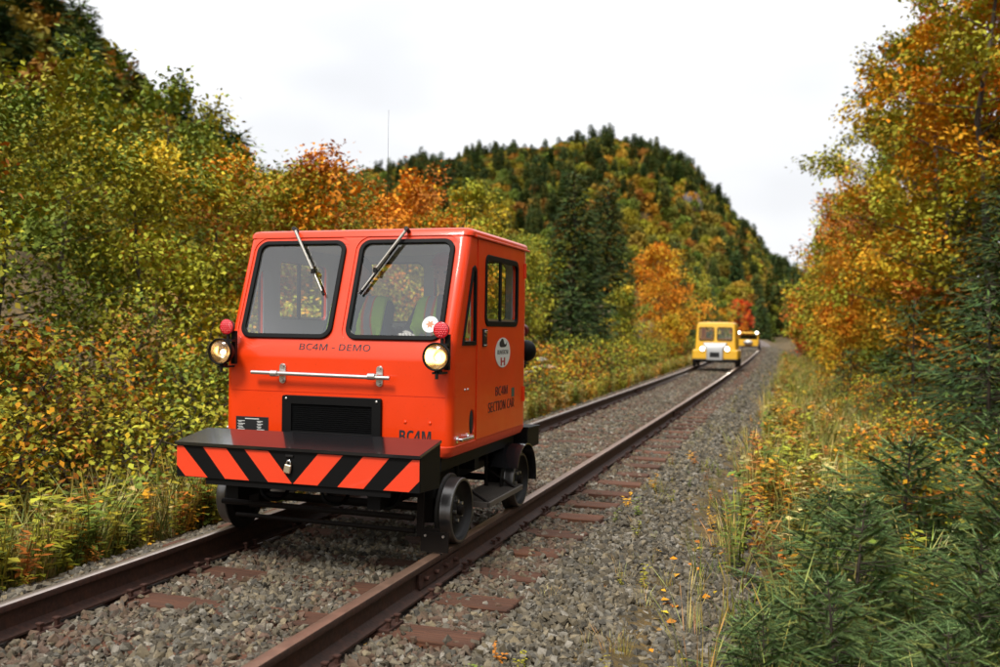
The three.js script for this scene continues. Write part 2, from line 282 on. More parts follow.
{
  const lv = (y, d = 0, r = 0.055, e = 0) => [y, 0.775 - d - e, frontZ(y) - d - e, ZR + d + e, Math.max(0.012, r - d)];
  const outer = brush(loft([lv(0.515, 0, 0.05, 0.05), lv(0.53, 0, 0.055, 0.02), lv(0.56, 0, 0.055, 0.004), lv(0.6), lv(1.09), lv(CREASE), lv(1.5), lv(1.86), lv(1.872, 0, 0.055, 0.004)]));
  const inner = loft([lv(0.62, 0.026), lv(1.09, 0.026), lv(CREASE, 0.026), lv(1.5, 0.026), lv(1.86, 0.026)]);
  let b = cut(outer, inner, ...openings());
  // pressed recess round the windshields, seams of the front panels and of the doors
  b = cut(b, ...WIN.map(([a, c]) => onSlope(extrude(rrShape(a - 0.032, c + 0.032, wy0 - 0.03, wy1 + 0.03, 0.095), 0.05), -0.007)));
  b = cut(b, box(-0.785, 0.785, 0.882, 0.8865, -5.1825, -5.1));
  b = cut(b, onSide(box(5.21, 5.26, 0.882, 0.8865, -0.0045, 0.02), 1), onSide(box(-5.26, -5.21, 0.882, 0.8865, -0.0045, 0.02), -1));
  for (const s of [1, -1]) {
    const [a, c] = [5.6, 6.63];
    const seam = (x0, x1, y0, y1) => { const [p, q] = sx(s, x0, x1); return onSide(box(p, q, y0, y1, -0.012, 0.03), s); };
    b = cut(b, seam(a, a + 0.008, 0.586, 1.868), seam(c - 0.008, c, 0.592, 1.868), seam(a, c, 0.586, 0.594), seam(a, c, 1.862, 1.87));
    b = cut(b, sideCut(new THREE.Shape(rrShape(5.735, 6.48, 1.305, 1.782, 0.07).getPoints(6)), s, 0.05, -0.004));
    // thumb pocket beside the door
    b = cut(b, onSide(new THREE.SphereGeometry(1, 16, 10).scale(0.045, 0.085, 0.03).translate(s * 5.53, 0.71, 0), s, 0.004));
  }
  const body = part('body', finish(b), paint, car);
  part('lower_sill', finish(brush(loft([lv(0.517, 0, 0.05, 0.047), lv(0.531, 0, 0.056, 0.016), lv(0.561, 0, 0.057, 0.0015), lv(0.59, 0, 0.057, -0.0025), lv(0.594, 0, 0.057, 0.001)]))), paintFlat, car);
  // grey lining inside the cab
  const la = brush(loft([lv(0.625, 0.0275), lv(1.09, 0.0275), lv(CREASE, 0.0275), lv(1.5, 0.0275), lv(1.855, 0.0275)]));
  const li = cut(la, loft([lv(0.64, 0.034), lv(1.09, 0.034), lv(CREASE, 0.034), lv(1.5, 0.034), lv(1.845, 0.034)]), ...openings());
  part('cab_lining', finish(li), liner, car);
  // roof with rolled edges
  const roof = toCreasedNormals(loft([[1.873, 0.786, frontZ(1.873) + 0.0015, ZR - 0.012, 0.06], [1.897, 0.786, frontZ(1.897) + 0.0015, ZR - 0.012, 0.06], [1.909, 0.781, frontZ(1.907) - 0.003, ZR - 0.008, 0.06], [1.917, 0.77, frontZ(1.912) - 0.012, ZR + 0.005, 0.055], [1.922, 0.75, frontZ(1.915) - 0.03, ZR + 0.03, 0.05], [1.93, 0.4, -5.9, -6.3, 0.05]]), 0.6);
  const rp = part('roof', roof, paint, car);
  for (const s of [-1, 1]) part('drip_rail', box(s * 0.784 - 0.012, s * 0.784 + 0.012, 1.866, 1.88, -6.72, -5.53, 0.005), paint, rp);
  for (const [x, z, h] of [[-0.2, -6.35, 0.98], [0.44, -6.3, 0.42]]) { const a = part('antenna', rod(V(x, 1.92, z), V(x, 1.92 + h, z), 0.002, 0.0009, 8), blackFlat, rp); part('antenna_base', new THREE.CylinderGeometry(0.012, 0.02, 0.03, 16).translate(x, 1.938, z), rubber, rp); }
  // door (right and left): the leaf is pressed in the side; hardware is built on it
  for (const s of [1, -1]) {
    const S2 = (g, lift) => onSide(g, s, lift);
    const q = (x0, x1) => sx(s, x0, x1);
    const [a, c] = q(5.609, 6.621);
    const shape = new THREE.Shape(); shape.moveTo(a, 0.595); shape.lineTo(c, 0.595); shape.lineTo(c, 1.861); shape.lineTo(a, 1.861); shape.closePath();
    const [wa, wb] = q(5.737, 6.478); shape.holes.push(rrShape(wa, wb, 1.307, 1.78, 0.068));
    const door = part('door', S2(extrude(shape, 0.004, 0.002), 0.0005), paint, car);
    const [fa, fb] = q(5.745, 6.47), [ga, gb] = q(5.772, 6.446);
    part('window_frame', S2(ring(rrShape(fa, fb, 1.315, 1.773, 0.06), rrShape(ga, gb, 1.342, 1.746, 0.044), 0.012, 0.004), -0.004), rubber, door);
    const mid = s * 6.08;
    part('window_mullion', S2(box(mid - 0.02, mid + 0.02, 1.345, 1.745, 0, 0.012), -0.008), rubber, door);
    for (const [x0, x1] of [[5.772, 6.06], [6.1, 6.446]]) {
      const [p0, p1] = q(x0, x1);
      part('window_pane', S2(new THREE.ShapeGeometry(rrShape(p0, p1, 1.345, 1.745, 0.005)), -0.012), glass, door);
      part('window_rail', S2(box(p0 + 0.01, p1 - 0.01, 1.345, 1.36, 0, 0.01), -0.011), steel, door);
    }
    // latch plate
    const lx = s * 5.735;
    const latch = part('door_latch', S2(new RoundedBoxGeometry(0.075, 0.115, 0.012, 2, 0.005).translate(lx, 1.237, 0.01)), darkSteel, door);
    part('latch_keyhole', S2(new THREE.CylinderGeometry(0.011, 0.011, 0.006, 16).rotateX(Math.PI / 2).translate(lx, 1.25, 0.018)), chrome, door);
    part('latch_paddle', S2(box(lx - 0.022, lx + 0.022, 1.266, 1.284, 0.014, 0.024, 0.004)), chrome, door); part('latch_lip', S2(box(lx - 0.03, lx + 0.03, 1.184, 1.192, 0.014, 0.02, 0.003)), chrome, door);
    for (const y of [0.82, 1.72]) part('hinge', S2(join(new THREE.CylinderGeometry(0.011, 0.011, 0.11, 12).translate(s * 6.625, y, 0.012), box(s * 6.625 - 0.03, s * 6.625 + 0.03, y - 0.045, y + 0.045, 0.001, 0.006))), paint, door);
    if (s > 0) {
      // emblem: white oval with dark animal mark, lettering and red letter
      const oval = part('emblem', S2(extrude(new THREE.Shape(new THREE.EllipseCurve(0, 0, 0.165, 0.102, 0, Math.PI * 2).getPoints(48)), 0.0012).translate(6.125, 1.134, 0.0085)), mat([0.66, 0.66, 0.62], 0.6), door);
      const beast = new THREE.Shape(); beast.moveTo(-0.06, 0.0); beast.bezierCurveTo(-0.07, 0.02, -0.055, 0.036, -0.035, 0.036); beast.bezierCurveTo(-0.02, 0.058, 0.02, 0.056, 0.03, 0.03); beast.bezierCurveTo(0.045, 0.014, 0.05, 0.01, 0.06, 0.012); beast.bezierCurveTo(0.085, 0.012, 0.095, 0.022, 0.1, 0.03); beast.bezierCurveTo(0.1, 0.006, 0.085, -0.006, 0.06, -0.006); beast.lineTo(0.03, -0.008); beast.lineTo(-0.03, -0.008); beast.lineTo(-0.05, -0.004); beast.closePath();
      part('emblem_mark', S2(extrude(beast, 0.001).translate(6.11, 1.178, 0.0101)), ink, door);
      part('emblem_lettering', S2(words('BEAVERCAR', 0.24, 0.03, fontR, 0.001).translate(6.125, 1.137, 0.0101)), ink, door);
      part('emblem_letter', S2(words('H', 0.1, 0.055, font, 0.001).translate(6.125, 1.072, 0.0101)), mat([0.4, 0.03, 0.03], 0.6), door);
      part('lettering', S2(words('BC4M', 0.265, 0.062, fontR).translate(6.115, 0.875, 0.0075)), ink, door);
      part('lettering', S2(words('SECTION CAR', 0.575, 0.066, fontR).translate(6.12, 0.775, 0.0075)), ink, door);
      part('sticker', S2(box(6.345, 6.41, 0.815, 0.88, 0.0066, 0.0075)), mat([0.03, 0.09, 0.075], 0.5), door);
    }
    // quarter window
    const qg = (grow) => { const sh = quarter(grow); return s > 0 ? sh : new THREE.Shape(sh.getPoints().map((p) => new THREE.Vector2(-p.x, p.y)).reverse()); };
    const hole = new THREE.Path(qg(-0.014).getPoints()); const outl = qg(0.006); outl.holes.push(hole);
    const qw = part('quarter_window', S2(extrude(outl, 0.012, 0.003), -0.006), rubber, car);
    part('window_pane', S2(new THREE.ShapeGeometry(qg(-0.01)), -0.01), glass, qw);
    if (s > 0) { part('sticker', S2(box(5.455, 5.53, 1.245, 1.37, -0.016, -0.0125)), mat([0.6, 0.45, 0.12], 0.6), qw); part('sticker_print', S2(extrude(new THREE.Shape(new THREE.EllipseCurve(5.493, 1.305, 0.022, 0.045, 0, 6.283).getPoints(20)), 0.0006), -0.0122), mat([0.35, 0.04, 0.03], 0.6), qw); }
    const pull = part('door_pull', S2(new THREE.SphereGeometry(1, 16, 12).scale(0.03, 0.075, 0.006).translate(s * 5.535, 0.71, -0.004)), ink, car); part('pull_lip', S2(new THREE.TorusGeometry(0.078, 0.007, 8, 20, 2.2).rotateZ(-1.1).scale(0.55, 1, 0.8).translate(s * 5.53, 0.71, 0.002)), paint, pull);
    // grab handle low on the corner
    const gx = (z) => z * s, grab = part('grab_handle', S2(rod(V(gx(5.27), 0.63, 0.035), V(gx(5.46), 0.625, 0.035), 0.009)), chrome, car);
    for (const z of [5.27, 5.46]) part('handle_mount', S2(join(rod(V(gx(z), 0.63, 0), V(gx(z), 0.63, 0.04), 0.011), new THREE.CylinderGeometry(0.022, 0.022, 0.006, 16).rotateX(Math.PI / 2).translate(gx(z), 0.63, 0.003))), chrome, grab);
    for (const z of [5.4, 5.45]) part('rivet', S2(new THREE.SphereGeometry(0.008, 10, 6, 0, 6.3, 0, 1.6).rotateX(Math.PI / 2).translate(gx(z), 0.92, 0)), steel, body);
  }
  // windshields
  for (const [a, c] of WIN) {
    const w = part('windshield', onSlope(ring(rrShape(a, c, wy0, wy1, 0.072), rrShape(a + 0.02, c - 0.02, wy0 + 0.02, wy1 - 0.02, 0.056), 0.012, 0.005), -0.006), rubber, car);
    part('glass_pane', onSlope(new THREE.ShapeGeometry(rrShape(a + 0.015, c - 0.015, wy0 + 0.015, wy1 - 0.015, 0.058), 8), -0.006), shield, w);
  }
  for (const [a, c] of [[-0.62, -0.04], [0.04, 0.62]]) { const w = part('rear_window', ring(rrShape(a - 0.012, c + 0.012, 1.318, 1.812, 0.08), rrShape(a + 0.01, c - 0.01, 1.34, 1.79, 0.06), 0.012, 0.004).translate(0, 0, ZR - 0.008), rubber, car); part('glass_pane', new THREE.ShapeGeometry(rrShape(a, c, 1.33, 1.8, 0.07), 8).translate(0, 0, ZR + 0.01), glass, w); }
  // wipers: pivot, arm and blade lie over the sloped glass
  for (const [px, py, mx, my, ex, ey] of [[-0.43, 1.915, -0.235, 1.635, -0.139, 1.488], [0.368, 1.9, 0.2, 1.64, 0.111, 1.495]]) {
    const P = (x, y, l) => V(x, S(y), l).applyMatrix4(wsBasis);
    const w = part('wiper', join(rod(P(px, py, 0.035), P(mx, my, 0.042), 0.011, 0.007, 8)), mat([0.34, 0.32, 0.28], 0.45, 0.4), car);
    part('wiper_pivot', rod(P(px, py, 0), P(px, py, 0.05), 0.014), darkSteel, w);
    const bx = lerp(px, ex, 0.22), by = lerp(py, ey, 0.22);
    part('wiper_blade', rod(P(bx, by, 0.016), P(ex, ey, 0.016), 0.008, 0.008, 6), rubber, w);
    part('blade_holder', rod(P(lerp(mx, bx, 0.6), lerp(my, by, 0.6), 0.026), P(lerp(mx, ex, 0.85), lerp(my, ey, 0.85), 0.026), 0.007, 0.006, 6), mat([0.42, 0.4, 0.36], 0.4, 0.6), w);
    part('wiper_clip', new THREE.BoxGeometry(0.02, 0.03, 0.03).translate(...P(mx, my, 0.034).toArray()), darkSteel, w);
  }
  part('lettering', onSlope(words('BC4M - DEMO', 0.485, 0.042, fontR).translate(-0.008, S(1.168), 0), 0.001), ink, car);
  part('lettering', words('BC4M', 0.205, 0.075, font).translate(0.545, 0.645, -5.1775), ink, car);
  // air intake grille
  const gr = part('grille', ring(rrShape(-0.345, 0.325, 0.61, 0.862, 0.012), rrShape(-0.285, 0.27, 0.64, 0.815, 0.006), 0.02, 0.003).translate(0, 0, -5.178), blackFlat, car);
  part('grille_backing', box(-0.29, 0.275, 0.635, 0.82, -5.176, -5.172), mat([0.006, 0.006, 0.006], 0.9), gr);
  for (let k = 0; k < 14; k++) part('grille_slat', new THREE.BoxGeometry(0.553, 0.003, 0.014).rotateX(0.5).translate(-0.0075, 0.648 + k * 0.0123, -5.169), rubber, gr);
  for (const x of [-0.318, 0.3]) for (const y of [0.845]) part('screw', new THREE.SphereGeometry(0.009, 10, 6).scale(1, 1, 0.5).translate(x, y, -5.154), steel, gr);
  // louvre plate with small white print
  const lp = part('data_plate', box(-0.69, -0.455, 0.6, 0.718, -5.1785, -5.175), ink, car);
  { const c = document.createElement('canvas'); c.width = 256; c.height = 128; const x = c.getContext('2d'); x.fillStyle = '#0b0b0c'; x.fillRect(0, 0, 256, 128); x.fillStyle = '#c9c9c4'; const r = rngOf(3); x.fillRect(70, 8, 116, 7); for (let k = 0; k < 5; k++) for (const x0 of [10, 168]) { x.fillRect(x0, 26 + k * 20, 30 + r() * 40, 5); x.fillRect(x0 + 6, 34 + k * 20, 26 + r() * 30, 4); }
    const t = new THREE.CanvasTexture(c); t.colorSpace = THREE.SRGBColorSpace; const pl = new THREE.PlaneGeometry(0.225, 0.112).translate(-0.5725, 0.659, -5.1742); part('print', pl, mat([1, 1, 1], 0.6, 0, { map: t }), lp); }
  for (const [x, y] of [[0.48, 0.73], [0.64, 0.73]]) part('rivet', new THREE.SphereGeometry(0.011, 10, 6).scale(1, 1, 0.5).translate(x, y, -5.177), paint, body);
  // lifting bar
  const bar = part('grab_bar', rod(V(-0.545, 1.003, -5.12), V(0.4, 0.993, -5.12), 0.0125, 0.0125, 16), steel, car);
  for (const x of [-0.355, 0.31]) {
    part('bar_bracket', join(extrude(rrShape(x - 0.021, x + 0.021, 0.938, 1.06, 0.02), 0.006, 0.001).translate(0, 0, -5.176), box(x - 0.015, x + 0.015, 0.985, 1.012, -5.172, -5.11, 0.003)), steel, bar);
    part('bar_collar', rod(V(x - 0.05, 0.999, -5.12), V(x - 0.005, 0.999, -5.12), 0.021, 0.021, 16), steel, bar);
    for (const y of [0.955, 1.045]) part('bolt', new THREE.CylinderGeometry(0.012, 0.012, 0.014, 6).rotateX(Math.PI / 2).translate(x, y, -5.16), steel, bar);
  }
  // lamps at both ends
  const dots = []; for (let q = -3; q <= 3; q++) for (let p = -3; p <= 3; p++) { const x = p * 0.0135 + (q & 1) * 0.0067, y = q * 0.0117; if (Math.hypot(x, y) < 0.04) dots.push([x, y]); }
  for (const [end, z0] of [[1, -5.06], [-1, -6.86]]) for (const s of [-1, 1]) {
    const g = (geo) => geo.scale(1, 1, 1).rotateY(end > 0 ? 0 : Math.PI).translate(s * 0.725, 0, z0), lit = end > 0;
    const profile = [[0.001, -0.075], [0.03, -0.072], [0.06, -0.055], [0.078, -0.02], [0.083, 0.008], [0.083, 0.022], [0.076, 0.024], [0.074, 0.012]].map(([r, y]) => new THREE.Vector2(r, y));
    const lamp = part('headlight', g(new THREE.LatheGeometry(profile, 32).rotateX(Math.PI / 2).translate(0, 1.13, 0)), blackFlat, car);
    part('reflector', g(new THREE.LatheGeometry([[0.004, -0.05], [0.03, -0.045], [0.055, -0.03], [0.073, 0.006]].map(([r, y]) => new THREE.Vector2(r, y)), 32).rotateX(Math.PI / 2).translate(0, 1.13, 0)), mat([0.72, 0.56, 0.36], 0.16, 1), lamp);
    const lens = new THREE.SphereGeometry(0.12, 24, 8, 0, 6.2832, 0, 0.66).rotateX(Math.PI / 2).translate(0, 1.13, -0.083); part('lens', g(lens), phys([0.97, 0.95, 0.9], { transmission: 1, thickness: 0, roughness: 0.12 }), lamp);
    if (lit) part('bulb', g(new THREE.SphereGeometry(0.017, 12, 8).translate(0, 1.126, -0.018)), mat([1, 0.9, 0.7], 0.5, 0, { emissive: lin(1, 0.66, 0.27), emissiveIntensity: 5 }), lamp);
    part('lamp_bracket', g(join(box(-0.015, 0.015, 1.035, 1.055, -0.05, 0.0), new THREE.CylinderGeometry(0.007, 0.007, 0.05, 8).translate(0, 1.035, 0), box(-0.03, 0.03, 1.028, 1.04, -0.1, 0.0), rod(V(0, 1.0, 0), V(0, 1.03, 0), 0.01), box(0.012, 0.042, 1.05, 1.26, -0.11, -0.085))), darkSteel, lamp);
    const red = part('signal_lamp', g(new THREE.CylinderGeometry(0.05, 0.042, 0.03, 28).rotateX(Math.PI / 2).translate(0.008, 1.285, -0.055)), mat([0.10, 0.006, 0.01], 0.4), car);
    part('red_lens', g(new THREE.SphereGeometry(0.12, 28, 6, 0, 6.2832, 0, 0.405).rotateX(Math.PI / 2).translate(0.008, 1.285, -0.148)), phys([0.62, 0.008, 0.018], { roughness: 0.2, clearcoat: 1 }), red);
    part('lens_dots', g(join(dots.map(([x, y]) => new THREE.SphereGeometry(0.0045, 6, 4).translate(0.008 + x, 1.285 + y, -0.028 - (x * x + y * y) * 4.2)))), phys([0.8, 0.1, 0.12], { roughness: 0.15, clearcoat: 1 }), red);
    part('lamp_stem', g(join(rod(V(0.008, 1.2, -0.06), V(0.008, 1.245, -0.06), 0.012), box(-0.01, 0.045, 1.19, 1.205, -0.1, -0.045))), darkSteel, red);
    if (lit) { const l = new THREE.SpotLight(lin(1, 0.75, 0.4), 1.2, 12, 0.5, 0.8, 2); l.position.set(s * 0.725, 1.13, z0 + 0.06); l.target.position.set(s * 0.725, 0.9, z0 + 5); l.castShadow = true; scene.add(l, l.target); }
  }
}
{ // front tool box bumper, with chevrons, and the plainer one behind
  const prof = (pts, hw) => { const g = extrude(new THREE.Shape(pts.map(([z, y]) => new THREE.Vector2(z, y))), hw * 2 - 0.012, 0.006); return g.rotateY(-Math.PI / 2).translate(hw - 0.006, 0, 0); };
  const bump = part('bumper_box', prof([[-4.708, 0.405], [-4.708, 0.595], [-4.994, 0.64], [-4.994, 0.388]], 0.78), blackFlat, car);
  part('bumper_lid', prof([[-4.69, 0.594], [-4.69, 0.6], [-5.0, 0.65], [-5.0, 0.644]], 0.786), blackGloss, bump);
  const redM = phys([0.80, 0.05, 0.01], { roughness: 0.45, clearcoat: 0.3 });
  const y0 = 0.403, y1 = 0.58, poly = (p) => extrude(new THREE.Shape(p.map(([x, y]) => new THREE.Vector2(x, y))), 0.0012).translate(0, 0, -4.7015);
  for (const s of [-1, 1]) for (const [t0, t1, b0, b1] of [[-0.315, -0.16, -0.158, -0.004], [-0.596, -0.439, -0.443, -0.283], [null, -0.734, -0.715, -0.562]]) {
    const p = t0 === null ? [[-0.776, y1], [t1, y1], [b1, y0], [b0, y0], [-0.776, y0 + 0.062]] : [[t0, y1], [t1, y1], [b1, y0], [b0, y0]];
    part('chevron_stripe', poly(p.map(([x, y]) => [s > 0 ? -x : x, y]).sort(() => 0)), redM, bump);
  }
  const hasp = part('hasp', box(-0.045, 0.005, 0.552, 0.566, -4.702, -4.692, 0.003), darkSteel, bump);
  part('padlock', new RoundedBoxGeometry(0.042, 0.05, 0.02, 2, 0.007).rotateZ(-0.2).translate(-0.024, 0.488, -4.686), mat([0.75, 0.68, 0.5], 0.3, 0.8), bump);
  part('padlock_shackle', new THREE.TorusGeometry(0.014, 0.004, 8, 16, Math.PI).scale(1, 1.6, 1).rotateZ(-0.2).translate(-0.02, 0.512, -4.686), chrome, bump);
  part('bumper_skirt', join(box(-0.585, 0.6, 0.362, 0.406, -4.735, -4.715), box(-0.585, 0.6, 0.395, 0.406, -4.95, -4.715)), blackFlat, bump);
  const rear = part('rear_box', prof([[-6.78, 0.4], [-6.78, 0.545], [-7.09, 0.535], [-7.09, 0.4]], 0.78), blackFlat, car);
  part('rear_box_lid', prof([[-6.775, 0.546], [-6.775, 0.553], [-7.1, 0.541], [-7.1, 0.534]], 0.788), blackFlat, rear);
}
{ // underframe, wheels, steps
  const frame = part('underframe', join(box(-0.5, -0.42, 0.27, 0.42, -7.0, -4.8), box(0.42, 0.5, 0.27, 0.42, -7.0, -4.8), box(-0.7, 0.7, 0.3, 0.42, -5.2, -5.1), box(-0.7, 0.7, 0.3, 0.42, -6.76, -6.66), box(-0.7, 0.7, 0.44, 0.53, -6.68, -5.22), box(-0.68, 0.68, 0.36, 0.46, -5.95, -5.87), box(-0.25, 0.3, 0.2, 0.45, -6.3, -5.6)), blackFlat, car);
  for (const z of [-5.32, -6.56]) part('axle', rod(V(-0.72, 0.2, z), V(0.72, 0.2, z), 0.026, 0.026, 16), greasy, car);
  part('front_tie_bar', join(rod(V(-0.66, 0.21, -5.0), V(0.62, 0.2, -5.0), 0.018), rod(V(-0.6, 0.12, -5.06), V(0.6, 0.11, -5.06), 0.014)), greasy, car);
  for (const x of [-0.3, 0.1, 0.42]) part('hanging_hose', new THREE.TubeGeometry(new THREE.CatmullRomCurve3([V(x, 0.4, -4.85), V(x + 0.04, 0.3, -4.82), V(x + 0.1, 0.27, -4.9), V(x + 0.12, 0.38, -5.05)]), 16, 0.012, 8), rubber, frame);
  const R = 0.198, stepM = mat([0.12, 0.105, 0.09], 0.5, 0.3);
  for (const [zi, z] of [[0, -5.32], [1, -6.56]]) for (const s of [-1, 1]) {
    const P = (list) => list.map(([r, x]) => new THREE.Vector2(r, x));
    const place = (g) => g.rotateZ(-Math.PI / 2).scale(s, 1, 1).translate(s * 0.705, R + 0.001, z);
    const L = (list, seg = 48) => { const g = new THREE.LatheGeometry(P(list), seg); g.rotateZ(-Math.PI / 2); if (s < 0) g.rotateY(Math.PI); return g.translate(s * 0.705, R + 0.001, z); };
    // profile runs from the flange on the inside to the rim outside (x outward)
    const wheel = part('wheel', L([[R - 0.035, -0.005], [R + 0.016, -0.004], [R + 0.024, 0.002], [R + 0.024, 0.010], [R + 0.014, 0.017], [R + 0.003, 0.024], [R - 0.035, 0.024]]), darkSteel, car);
    part('tread', L([[R + 0.003, 0.0242], [R + 0.0005, 0.032], [R, 0.06], [R - 0.002, 0.088], [R - 0.006, 0.094], [R - 0.014, 0.096], [R - 0.02, 0.094]]), wornSteel, wheel);
    part('wheel_disc', L([[R - 0.02, 0.094], [R - 0.026, 0.07], [R - 0.034, 0.05], [R - 0.06, 0.036], [0.1, 0.034], [0.085, 0.05], [0.07, 0.06], [0.052, 0.062], [0.05, 0.07], [0.001, 0.072]]), darkSteel, wheel);
    part('wheel_back', L([[R - 0.034, 0.0], [0.06, 0.01], [0.05, -0.06], [0.001, -0.06]], 32), greasy, wheel);
    part('hub', L([[0.03, 0.06], [0.03, 0.095], [0.022, 0.1], [0.001, 0.1]], 20), greasy, wheel);
    for (let k = 0; k < 5; k++) { const a = k / 5 * 6.283 + zi; part('wheel_bolt', new THREE.CylinderGeometry(0.011, 0.011, 0.02, 6).rotateZ(Math.PI / 2).translate(s * (0.705 + 0.068), R + Math.sin(a) * 0.06, z + Math.cos(a) * 0.06), steel, wheel); }
    // axle box and sweep
    part('axle_box', box(s > 0 ? 0.56 : -0.64, s > 0 ? 0.64 : -0.56, 0.12, 0.32, z - 0.07, z + 0.07, 0.012), greasy, car);
    if (!zi && s > 0) { const sw = part('rail_sweep', box(s * 0.745 - 0.085, s * 0.745 + 0.085, 0.01, 0.125, -5.02, -5.012), greasy, car); for (const x of [-0.055, 0.055]) part('sweep_bolt', new THREE.CylinderGeometry(0.008, 0.008, 0.012, 6).rotateX(Math.PI / 2).translate(s * 0.745 + x, 0.103, -5.008), steel, sw); part('sweep_arm', join(box(s * 0.65 - 0.02, s * 0.65 + 0.02, 0.09, 0.38, -5.04, -5.022), box(s * 0.72 - 0.09, s * 0.72 + 0.05, 0.1, 0.14, -5.038, -5.024)), greasy, sw); }
    if (zi) {
      const sh = new THREE.Shape(); sh.absarc(0, 0, 0.262, -0.15, Math.PI * 0.86, false); sh.absarc(0, 0, 0.256, Math.PI * 0.86, -0.15, true);
      const f = extrude(sh, 0.2, 0, 24).rotateY(Math.PI / 2); f.translate(s > 0 ? 0.64 : -0.84, R + 0.004, z);   // local +x turns to -z (rearward)
      part('fender', f, blackGloss, car);
    }
  }
  for (const s of [-1, 1]) {
    const st = part('step', join(box(s > 0 ? 0.835 : -0.85, s > 0 ? 0.85 : -0.835, 0.15, 0.185, -6.44, -5.68, 0.004), box(s > 0 ? 0.56 : -0.85, s > 0 ? 0.85 : -0.56, 0.15, 0.185, -5.695, -5.68), box(s > 0 ? 0.56 : -0.85, s > 0 ? 0.85 : -0.56, 0.15, 0.185, -6.44, -6.425)), stepM, car);
    const bars = []; for (let k = 0; k < 17; k++) bars.push(box(s > 0 ? 0.565 : -0.835, s > 0 ? 0.835 : -0.565, 0.152, 0.178, -6.4 + k * 0.042, -6.392 + k * 0.042)); for (let k = 0; k < 6; k++) bars.push(box(s * (0.59 + k * 0.045) - 0.003, s * (0.59 + k * 0.045) + 0.003, 0.155, 0.172, -6.43, -5.69));
    part('step_grating', join(bars), stepM, st);
    for (const z of [-5.75, -6.35]) part('step_hanger', join(rod(V(s * 0.6, 0.16, z), V(s * 0.6, 0.46, z), 0.014), rod(V(s * 0.83, 0.165, z), V(s * 0.6, 0.3, z), 0.009)), greasy, st);
  }
  // inside the cab
  part('cab_floor', box(-0.738, 0.738, 0.642, 0.66, -6.68, -5.22), mat([0.03, 0.03, 0.032], 0.9), car);
  part('dashboard', join(box(-0.73, 0.73, 1.06, 1.16, -5.42, -5.225, 0.02), box(-0.55, -0.2, 1.14, 1.19, -5.4, -5.26, 0.015)), mat([0.03, 0.031, 0.033], 0.7), car);
  part('engine_cover', box(-0.12, 0.15, 0.662, 1.0, -6.1, -5.43, 0.03), mat([0.05, 0.05, 0.052], 0.7), car);
  for (const x of [-0.38, 0.38]) { const seat = part('seat', box(x - 0.25, x + 0.25, 0.86, 0.95, -6.42, -5.98, 0.035), mat([0.025, 0.025, 0.027], 0.8), car); part('seat_base', box(x - 0.2, x + 0.2, 0.662, 0.862, -6.36, -6.02), blackFlat, seat); part('seat_back', box(x - 0.22, x + 0.22, 0.96, 1.3, -6.5, -6.41, 0.035), mat([0.025, 0.025, 0.027], 0.8), seat); }
  const lever = part('control_lever', rod(V(0.16, 0.7, -5.72), V(0.2, 1.27, -5.7), 0.012), steel, car); part('lever_knob', new THREE.SphereGeometry(0.025, 16, 12).translate(0.2, 1.28, -5.7), blackFlat, lever);
  const disc = part('round_sticker', onSlope(new THREE.CylinderGeometry(0.052, 0.052, 0.0008, 32).rotateX(Math.PI / 2).translate(0.6, S(1.32), 0), -0.0075), mat([0.85, 0.85, 0.82], 0.6), car);
  const blob = new THREE.Shape(); for (let k = 0; k < 12; k++) { const a = k / 12 * 6.283, r = k % 2 ? 0.014 : 0.029; blob[k ? 'lineTo' : 'moveTo'](Math.cos(a) * r * 1.1, Math.sin(a) * r); } part('sticker_print', onSlope(extrude(blob, 0.0006).translate(0.6, S(1.32), 0), -0.007), mat([0.6, 0.2, 0.04], 0.6), disc);
}
// ------------------------------------------------------------------ the crew, seated in the cab
function fieldMesh(center, half, res, sdf) {   // marching cubes of a signed distance in a cube
  const mc = new MarchingCubes(res, new THREE.MeshStandardMaterial(), false, false, 200000);
  mc.isolation = 0;
  const h = mc.halfsize ?? res / 2;
  for (let k = 0; k < res; k++) for (let j = 0; j < res; j++) for (let i = 0; i < res; i++)
    mc.field[i + j * res + k * res * res] = -sdf(center.x + (i - h) / h * half, center.y + (j - h) / h * half, center.z + (k - h) / h * half);
  mc.update();
  const n = mc.count ?? mc.geometry.drawRange.count, g = new THREE.BufferGeometry();
  const p = mc.positionArray.slice(0, n * 3), q = mc.normalArray.slice(0, n * 3);
  for (let i = 0; i < n; i++) { p[i * 3] = center.x + p[i * 3] * half; p[i * 3 + 1] = center.y + p[i * 3 + 1] * half; p[i * 3 + 2] = center.z + p[i * 3 + 2] * half; const l = Math.hypot(q[i * 3], q[i * 3 + 1], q[i * 3 + 2]) || 1; q[i * 3] /= l; q[i * 3 + 1] /= l; q[i * 3 + 2] /= l; }
  g.setAttribute('position', new THREE.BufferAttribute(p, 3)); g.setAttribute('normal', new THREE.BufferAttribute(q, 3)); return g;
}
const smin = (a, b, k) => { const h = Math.max(k - Math.abs(a - b), 0) / k; return Math.min(a, b) - h * h * k * 0.25; };
function capsule(x, y, z, a, b, ra, rb) {
  const bx = b.x - a.x, by = b.y - a.y, bz = b.z - a.z, t = clamp(((x - a.x) * bx + (y - a.y) * by + (z - a.z) * bz) / (bx * bx + by * by + bz * bz), 0, 1);
  return Math.hypot(x - a.x - bx * t, y - a.y - by * t, z - a.z - bz * t) - lerp(ra, rb, t);
}
const ell = (x, y, z, c, rx, ry, rz) => { const dx = (x - c.x) / rx, dy = (y - c.y) / ry, dz = (z - c.z) / rz, l = Math.hypot(dx, dy, dz); return (l - 1) * Math.min(rx, ry, rz); };
